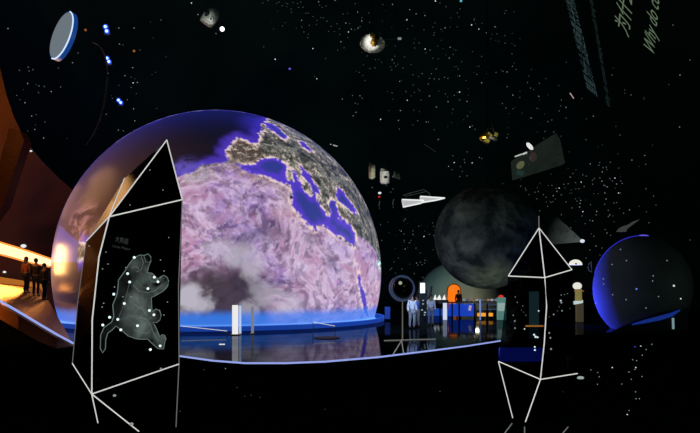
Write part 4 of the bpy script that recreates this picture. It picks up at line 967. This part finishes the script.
# probe in dim box
c = P(540, 158, 26); t = thing('boxed_probe', 'dim translucent slanted case holding a probe with white ellipsoid and boom', 'spacecraft', c)
bx = [(514.5, 159), (556, 133), (560, 139), (565, 163), (530, 174), (516, 178)]
b = B(); prism(b, [P(x, y, 26.3) for x, y in bx], (0, .6, 0)); o = obj('case', b, M['beam'], t, smooth=False); dens(o, lambda co: .16)
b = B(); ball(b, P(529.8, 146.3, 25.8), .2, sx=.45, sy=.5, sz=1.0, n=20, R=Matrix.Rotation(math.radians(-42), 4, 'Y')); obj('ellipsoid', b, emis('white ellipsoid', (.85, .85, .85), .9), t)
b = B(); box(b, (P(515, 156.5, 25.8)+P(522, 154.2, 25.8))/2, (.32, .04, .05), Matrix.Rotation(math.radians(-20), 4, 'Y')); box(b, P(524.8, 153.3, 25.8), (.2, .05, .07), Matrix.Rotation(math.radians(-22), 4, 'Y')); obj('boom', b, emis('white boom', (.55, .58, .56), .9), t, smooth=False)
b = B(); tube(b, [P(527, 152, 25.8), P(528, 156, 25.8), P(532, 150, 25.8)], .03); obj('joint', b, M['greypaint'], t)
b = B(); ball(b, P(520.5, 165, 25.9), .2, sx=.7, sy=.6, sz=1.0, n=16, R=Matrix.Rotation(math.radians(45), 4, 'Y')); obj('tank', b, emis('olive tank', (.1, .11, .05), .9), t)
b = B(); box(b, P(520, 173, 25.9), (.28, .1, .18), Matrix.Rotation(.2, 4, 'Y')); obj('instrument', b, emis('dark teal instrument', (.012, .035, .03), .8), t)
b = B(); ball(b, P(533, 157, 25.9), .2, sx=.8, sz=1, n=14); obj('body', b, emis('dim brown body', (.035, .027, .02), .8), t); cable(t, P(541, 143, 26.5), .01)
# light dashes
for a, c2, r, m_, lab in (((570, 93), (573.8, 98.5), .022, emis('pink dash', (.5, .32, .36), 1), 'short pinkish slanted light dash left of the dim wall lettering'), ((333, 145), (337.5, 146.3), .022, emis('grey dash', (.4, .42, .42), 1), 'short horizontal white dash just off the globe upper right rim'), ((424, 144), (436, 152), .01, emis('faint dash', (.018, .022, .022), 1), 'long faint slanted wire on the dark ceiling above the moon')):
    b = B(); tube(b, [P(*a, 27), P(*c2, 27)], [r, r*.8]); tag(obj('light_dash', b, m_), lab, 'light')

# ------------------------------------------------------------ stars
def star(p, r, m_, label, group, nm='star_light'):
    b = B(); bmesh.ops.create_icosphere(b, subdivisions=1, radius=r); me = bpy.data.meshes.new(nm); b.to_mesh(me); b.free(); me.materials.append(m_)
    o = bpy.data.objects.new(nm, me); C.objects.link(o); o.location = p
    return tag(o, label, 'star light', group)
def conv(lst, x0, y0, s): return [(x0+q[0]/s, y0+q[1]/s, q[2] if len(q) > 2 else 1) for q in lst]
S = []
S += conv([(113, 15), (139, 3), (194, 10), (182, 15), (237, 19), (264, 12), (303, 10), (210, 29), (255, 45), (256, 61), (292, 37), (314, 36), (328, 65), (340, 65), (363, 82), (307, 101, 1.3), (308, 134, 1.2), (345, 126), (318, 159, 1.2), (337, 187), (383, 101), (402, 87), (416, 88), (434, 105), (453, 131), (483, 118), (392, 9, 1.4), (397, 27), (409, 37), (429, 30), (473, 2, 1.3), (573, 18), (586, 60, 1.4), (642, 65), (608, 88), (645, 111), (606, 103, 1.4), (527, 115, 1.5), (545, 118), (540, 159, 1.9), (555, 145, 1.3), (572, 149), (587, 140, 1.6), (598, 132), (495, 143), (496, 172), (537, 188), (502, 208, 1.6), (518, 238), (487, 250), (363, 242, 1.9), (175, 295, 3.0), (426, 291), (371, 381), (382, 392, 1.8), (118, 233), (614, 323), (675, 297), (672, 338), (647, 342), (594, 360), (612, 377), (657, 376), (622, 401)], 240, 0, 4.98)
S += conv([(62, 22, 1.4), (14, 22), (24, 53), (148, 48, 1.4), (180, 69, 1.3), (134, 99, 1.8), (224, 77, 1.4), (276, 5, 2.8), (298, 15), (329, 33, 1.2), (399, 44), (385, 64), (219, 149), (274, 114), (304, 146), (324, 139, 1.6), (268, 175, 1.2), (195, 214, 1.2), (225, 244, 2), (228, 263), (173, 239), (349, 236, 1.3), (364, 271), (345, 289, 1.3), (456, 124, 2.6), (492, 145, 1.8), (530, 163, 1.4), (470, 100), (573, 134, 1.5), (582, 168), (627, 52), (620, 66, 1.2), (623, 215, 1.2), (671, 227), (657, 268, 1.2), (506, 281), (77, 230), (74, 280), (61, 297, 1.3), (70, 314, 1.2), (88, 320), (52, 333), (58, 348, 1.2), (78, 330), (122, 284), (114, 338), (155, 321), (165, 372, 1.2), (192, 380), (98, 405, 1.4), (210, 367), (256, 367), (270, 393), (247, 390), (280, 343), (321, 385), (338, 390), (397, 378, 1.3), (164, 424), (240, 418), (294, 394), (482, 370), (506, 412, 1.7), (531, 367), (613, 356), (632, 358, 1.5), (660, 330), (678, 346), (578, 361)], 380, 0, 4.98)
S += conv([(348, 8, 1.3), (309, 64, 1.2), (415, 25, 1.2), (420, 62, 1.2), (149, 78, 1.4), (160, 90), (61, 95, 1.3), (112, 77), (378, 58), (385, 101, 1.8), (453, 99, 1.2), (495, 80, 1.6), (351, 152, 1.7), (130, 161, 1.3), (115, 178, 1.3), (252, 196, 2.6), (341, 201, 1.3), (437, 202), (480, 209, 1.3), (491, 209), (519, 248, 1.2), (530, 134, 1.5), (588, 108, 1.4), (645, 60, 2.8), (646, 99), (575, 69), (619, 76), (683, 107), (694, 234, 1.6), (685, 180), (540, 296, 1.4), (3, 320, 1.8), (30, 328, 2.6), (612, 377), (618, 411, 2.2), (592, 430), (683, 358), (345, 244), (612, 146), (126, 116)], 330, 80, 4.98)
S += conv([(108, 12, 1.5), (35, 106, 1.3), (3, 60, 1.3), (235, 33), (263, 75, 1.5), (298, 87, 1.2), (336, 13), (395, 16), (351, 40), (392, 81, 1.3), (211, 117), (229, 140), (264, 143, 1.2), (382, 141, 1.2), (354, 189, 1.7), (49, 234, 2.0), (61, 228), (75, 245), (37, 180), (438, 207), (457, 199), (528, 136, 1.5), (528, 190, 1.2), (494, 154), (505, 100), (240, 270, 1.2), (234, 287), (417, 290, 1.2), (424, 256), (467, 258), (664, 180, 1.3), (628, 297), (37, 358), (97, 385, 1.4), (21, 397), (61, 413, 2.0), (24, 411), (109, 391), (648, 417, 1.4), (692, 424)], 460, 80, 4.98)
S += conv([(8, 99, 1.5), (75, 116), (83, 104), (60, 92), (42, 290), (38, 233), (22, 272), (10, 258), (127, 213), (122, 218), (107, 253, 1.2), (113, 257, 1.6), (123, 267), (124, 290), (127, 322, 1.7), (148, 290), (144, 298), (155, 270), (155, 256), (176, 239), (195, 276, 2.2), (214, 268), (230, 272), (230, 240), (226, 227), (166, 318), (198, 362), (188, 378), (168, 372, 1.4), (173, 380), (197, 372), (182, 369), (87, 367, 1.2), (73, 396), (78, 391), (115, 393), (25, 344), (160, 410), (190, 424), (284, 23, 1.6), (304, 9, 2.2), (327, 24), (333, 41), (350, 57), (344, 12), (296, 35), (324, 60)], 370, 160, 3.61)
S += conv([(350, 69, 1.5), (397, 62, 1.2), (414, 88), (430, 85), (450, 61), (432, 97, 1.2), (410, 109, 1.5), (491, 90, 1.2), (557, 50, 1.3), (621, 27, 1.3), (626, 71), (250, 135, 1.3), (264, 117), (276, 163, 1.6), (305, 160, 2.0), (330, 130), (312, 125), (361, 151), (370, 142), (398, 139), (408, 155, 1.7), (448, 143), (473, 140, 1.9), (460, 155), (481, 169, 1.5), (502, 154), (509, 166), (418, 176, 1.5), (435, 184, 1.5), (427, 180), (423, 214, 1.3), (491, 214, 1.8), (429, 244, 1.4), (422, 270), (427, 274), (362, 170), (218, 171), (240, 168), (195, 190, 1.9), (184, 206, 1.4), (180, 191), (165, 227, 1.3), (163, 257, 1.2), (154, 260), (205, 223), (159, 176), (277, 193), (293, 193), (320, 182), (276, 243), (303, 251, 1.5), (299, 266, 1.5), (284, 255), (297, 284, 1.7), (313, 307, 2.4), (310, 328, 1.4), (351, 272), (382, 306, 1.6), (379, 323), (259, 288), (206, 322), (229, 258), (138, 281), (116, 222), (130, 236), (91, 207), (75, 210), (45, 222, 1.2), (30, 200), (27, 190), (3, 180), (98, 303), (84, 243), (545, 298, 1.6), (516, 315), (447, 323, 1.3), (440, 332), (440, 300), (362, 353, 1.5), (348, 350), (325, 367), (253, 387), (642, 362), (665, 230), (627, 193), (481, 262), (424, 396), (368, 430), (452, 425)], 520, 150, 4.98)
S += conv([(97, 51), (141, 36), (145, 55), (164, 48), (137, 117, 1.3), (194, 129), (221, 132), (192, 162), (255, 157, 1.6), (302, 134), (83, 176, 1.2), (124, 213, 1.5), (158, 279, 1.3), (173, 346, 1.3), (224, 309, 1.2), (217, 389, 1.7), (361, 13, 1.4), (291, 39, 1.2), (661, 38, 1.5), (622, 78, 1.4), (663, 114, 2.0), (684, 112, 1.5), (653, 137, 1.2), (538, 66), (529, 270), (665, 243, 1.6), (634, 198), (671, 303, 1.4), (590, 349, 1.3), (614, 353)], 0, 60, 4.98)
S += [(8, 28.5, 1.5), (191.5, 3, 2), (198, 14.5, 1.4), (134, 28, 1.6), (119, 28, 1.3), (119.5, 44, 1.4), (123, 45, 1.1), (140, 50, 1.1), (78, 53, 1), (161, 20, 1), (216, 33.5, 1.3), (673, 25, 1.0), (680, 75, 1.6), (679.5, 127, 1.4), (642, 30, 0), (612, 75, 1.2), (631, 95, 1.0), (620, 135, 1.2), (690, 60, 1), (3, 180-60, .0)]
# low stars above the far hall and around the right-hand sphere
S += [(570, 284, 1), (600, 255, 1.2), (596, 246, 1.4), (602, 248, 1), (607, 233, 1.4), (607, 266, 0), (690, 240, 1.2), (692, 300, 1), (590, 250, 1), (586, 258, 1), (614, 203, 1), (656, 205, 1.2), (684, 322, 1.2)]
far_s = (moon, bp)
S = [s for s in S if s[2] > 0]
def hidden(x, y):
    if (x-215)**2/167**2+(y-282)**2/173**2 < 1 and y > 100: return True
    if (x-487)**2+(y-237)**2 < 52**2: return True
    return False
S = [s for s in S if not hidden(s[0], s[1]) and s[1] < 300]
T_ = []
for s_ in sorted(S, key=lambda q: -q[2]):
    if all((s_[0]-q[0])**2+(s_[1]-q[1])**2 > 2.2 for q in T_): T_.append(s_)
S = T_
S.sort(key=lambda s: -s[2]); random.shuffle(S[250:])
ind, rest = S[:230], S[230:]
for x, y, w in ind:
    p = shell(x, y, .975); d = (p-o0).length
    m_ = M['star'] if w > 1.7 else (M['star_mid'] if w > 1.25 else M['star_dim'])
    star(p, d*.00052*(.75+.42*w), m_, 'tiny white pinpoint star light on the black domed ceiling', 'pinpoint star lights on the dome')
star(shell(289.7, 68.8, .97), .1, emis('violet star', (.14, .1, .75), 1), 'tiny violet blue star light high above the globe', None)
star(shell(461, .8, .97), .1, emis('cyan star', (.1, .5, .6), 1), 'tiny cyan star light at the very top edge', None)
star(shell(85.5, 30, .97), .1, emis('amber star', (.25, .08, .02), 1), 'small dim orange star light right of the round ceiling light', None)
star(shell(134, 51, .97), .1, emis('amber star 2', (.28, .11, .03), 1), 'small dim orange star light below the topmost blue spotlights', None)
b = B()
def addstar(p, r):
    bmesh.ops.create_icosphere(b, subdivisions=1, radius=r, matrix=Matrix.Translation(p))
for x, y, w in rest:
    p = shell(x, y, .975); addstar(p, (p-o0).length*.0007*(.7+.4*w))
clusters = [(300, 20, 55, 25, 20), (440, 60, 60, 50, 35), (420, 100, 60, 35, 18), (540, 95, 50, 45, 30), (575, 185, 55, 35, 40), (408, 240, 30, 35, 30), (35, 110, 30, 40, 10), (135, 80, 25, 40, 12), (480, 35, 50, 30, 25), (640, 110, 50, 50, 8), (600, 260, 60, 40, 12)]
for cx, cy, sx, sy, n in clusters:
    for _ in range(n):
        x, y = random.gauss(cx, sx*.6), random.gauss(cy, sy*.6)
        if not (-20 < x < 720 and -20 < y < 300) or hidden(x, y): continue
        p = shell(x, y, .977); addstar(p, (p-o0).length*random.uniform(.00035, .0006))
for _ in range(500):                              # stars of the dome outside the picture
    a, e = random.uniform(0, 2*math.pi), random.uniform(.15, 1.4)
    p = SC+Vector((SR.x*math.cos(e)*math.cos(a), SR.y*math.cos(e)*math.sin(a), SR.z*math.sin(e)))*.975
    if p.y > 0 and abs(p.x) < p.y*.62 and (p.z-EYE) < p.y*.5: continue
    addstar(p, .035)
o = obj('faint_star_field', b, M['star_dim'], smooth=False, org=Vector((0, 20, 10))); tag(o, 'countless very faint star points scattered over the black domed ceiling', 'stars', None, 'stuff')
# star dots before the planet's dark face, star reflections painted into the floor
ps = [(138, 135, 1), (118, 98, 1), (273, 135, 1), (61, 196, 1), (62, 213, 1), (92, 249, 1), (137, 265, 1), (227, 186, 1), (225, 203, 1), (245, 255, 1), (296, 219, 2), (203, 293, 1), (36, 277, 1), (319, 262, 1.4), (90, 148, 1)]
for x, y, w in conv(ps, 585, 220, 3.33):
    p = P(x, y, 27); star(p, .022*w+.004, M['star_mid'] if w < 1.4 else M['star'], 'tiny white star light floating before the dark blue rimmed planet', 'star lights before the dark planet')
star(P(636.5, 289, 27), .04, emis('blue star', (.15, .25, .9), 1), 'tiny blue star light before the middle of the dark planet', None)
fs = [(220, 160, 2), (319, 160, 1.8), (290, 179, 1.4), (315, 168, 1), (346, 108, 1.2), (340, 38, 1.5), (386, 22, 1), (362, 84, 1), (306, 127, 1), (322, 131, 1), (159, 181, 1), (165, 199, 1.2), (158, 231, 1), (130, 170, 1), (300, 210, 1), (345, 198, 1), (318, 263, 1), (320, 292, 1.2), (334, 292, 1.2), (291, 342, 1.2), (283, 359, 1.6), (260, 230, 1), (12, 263, 1.3)]
for x, y, w in conv(fs, 560, 330, 4.207):  # star reflections in the floor, painted as glowing dots
    p = G(x, y, 0) if y > 346 else G(x, 347+(y-340)*.5, 0); d = p.length
    star(p+Vector((0, 0, .01)), d*.0006*(.8+.45*w), M['star_mid'] if w < 1.5 else M['star'], 'tiny white star reflection painted as a dot on the black platform floor at right', 'painted floor reflections')
star(G(635, 342+5, 0), .02, emis('blue floor reflection', (.05, .08, .8), 1), 'tiny blue star reflection painted in the black floor below the dark planet', None)
b = B(); pq = G(580.5, 379, 0); ball(b, pq+Vector((0, 0, .02)), .028, sx=2.2, n=8); tag(obj('floor_lamp_lens', b, emis('grey lens', (.35, .42, .42), .9)), 'small oval white lamp on the floor right of the slender crystal', 'floor light')
for x, y, w in ((225.5, 369, 1.5), (204, 370, .8), (237, 388, .8), (245, 397, .7), (251, 396, .7), (260, 398, .7), (325, 410, .7), (440, 392, .8), (180, 412, .9)):  # faint floor reflections, also put in as glowing dots
    p = G(x, y, 0); star(p+Vector((0, 0, .01)), p.length*.0006*(.6+.6*w), M['star_dim'] if w < 1.2 else M['star_mid'], 'faint star reflection painted in the black platform floor before the globe', 'faint painted floor reflections')

# ------------------------------------------------------------ lettering on the dome
def dome_text(s, x0, y0, ux, uy, vx, vy, m_, label, ex=None):
    o = place_text(s, 'dome_lettering', lambda u, v: shell(x0+ux*u+vx*v, y0+uy*u+vy*v, .972), m_)
    tag(o, label, 'lettering')
g1 = emis('pale green lettering', srgb(104, 124, 98), .75); g2 = emis('dim blue grey lettering', srgb(62, 82, 84), .7); g3 = emis('very dim blue grey lettering', srgb(32, 46, 46), .8)
dome_text('Why do co', 654, 57, 5.5, -57, -11, -13, g1, 'pale green slanted words reading Why do co at top right')
dome_text('为什么', 628, 37, 5, -45, -12, -13, g1, 'pale green slanted Chinese characters left of the English words at top right')
dome_text('彗星为什么总是拖着长长的尾巴', 597, 97, -26, -108, -9, -8, g2, 'long blue grey line of slanted Chinese characters at upper right')
dome_text('Why do comets always have such long tails', 611, 109, -19, -112, -5, -5, g3, 'very dim smaller line of slanted letters beside the long blue grey line')

# ------------------------------------------------------------ light of the place and added lamps
light('AREA', Vector((-18.5, 22, 1.6)), 650, (1, .36, .1), 1.2, target=(-17, 38, 4))         # added unseen lamp that warms the globe's left side
light('POINT', P(6, 128, 32.5), 420, (1, .5, .18), 2.5)                                  # up-lights of the bronze wall
light('POINT', P(38, 186, 36), 45, (1, .5, .2), 1.5)
light('POINT', P(-14, 215, 30), 130, (1, .5, .2), 1.5)
light('AREA', P(10, 256, 33.5), 300, (1, .5, .15), 2.0, target=P(20, 300, 22))
light('SPOT', Vector((-6.5, 10, .9)), 45, (1, .4, .08), .2, target=P(25, 326, 14), angle=50, blend=.8)  # added unseen spot that brings orange streaks to the fascia
light('POINT', (12, -14, 16), 1500, (.62, 1, .92), 5)                                      # added unseen teal fill that lifts the dark dome
w = bpy.data.worlds.new('world'); sc.world = w; w.use_nodes = True
w.node_tree.nodes['Background'].inputs[0].default_value = (.001, .0015, .0015, 1)
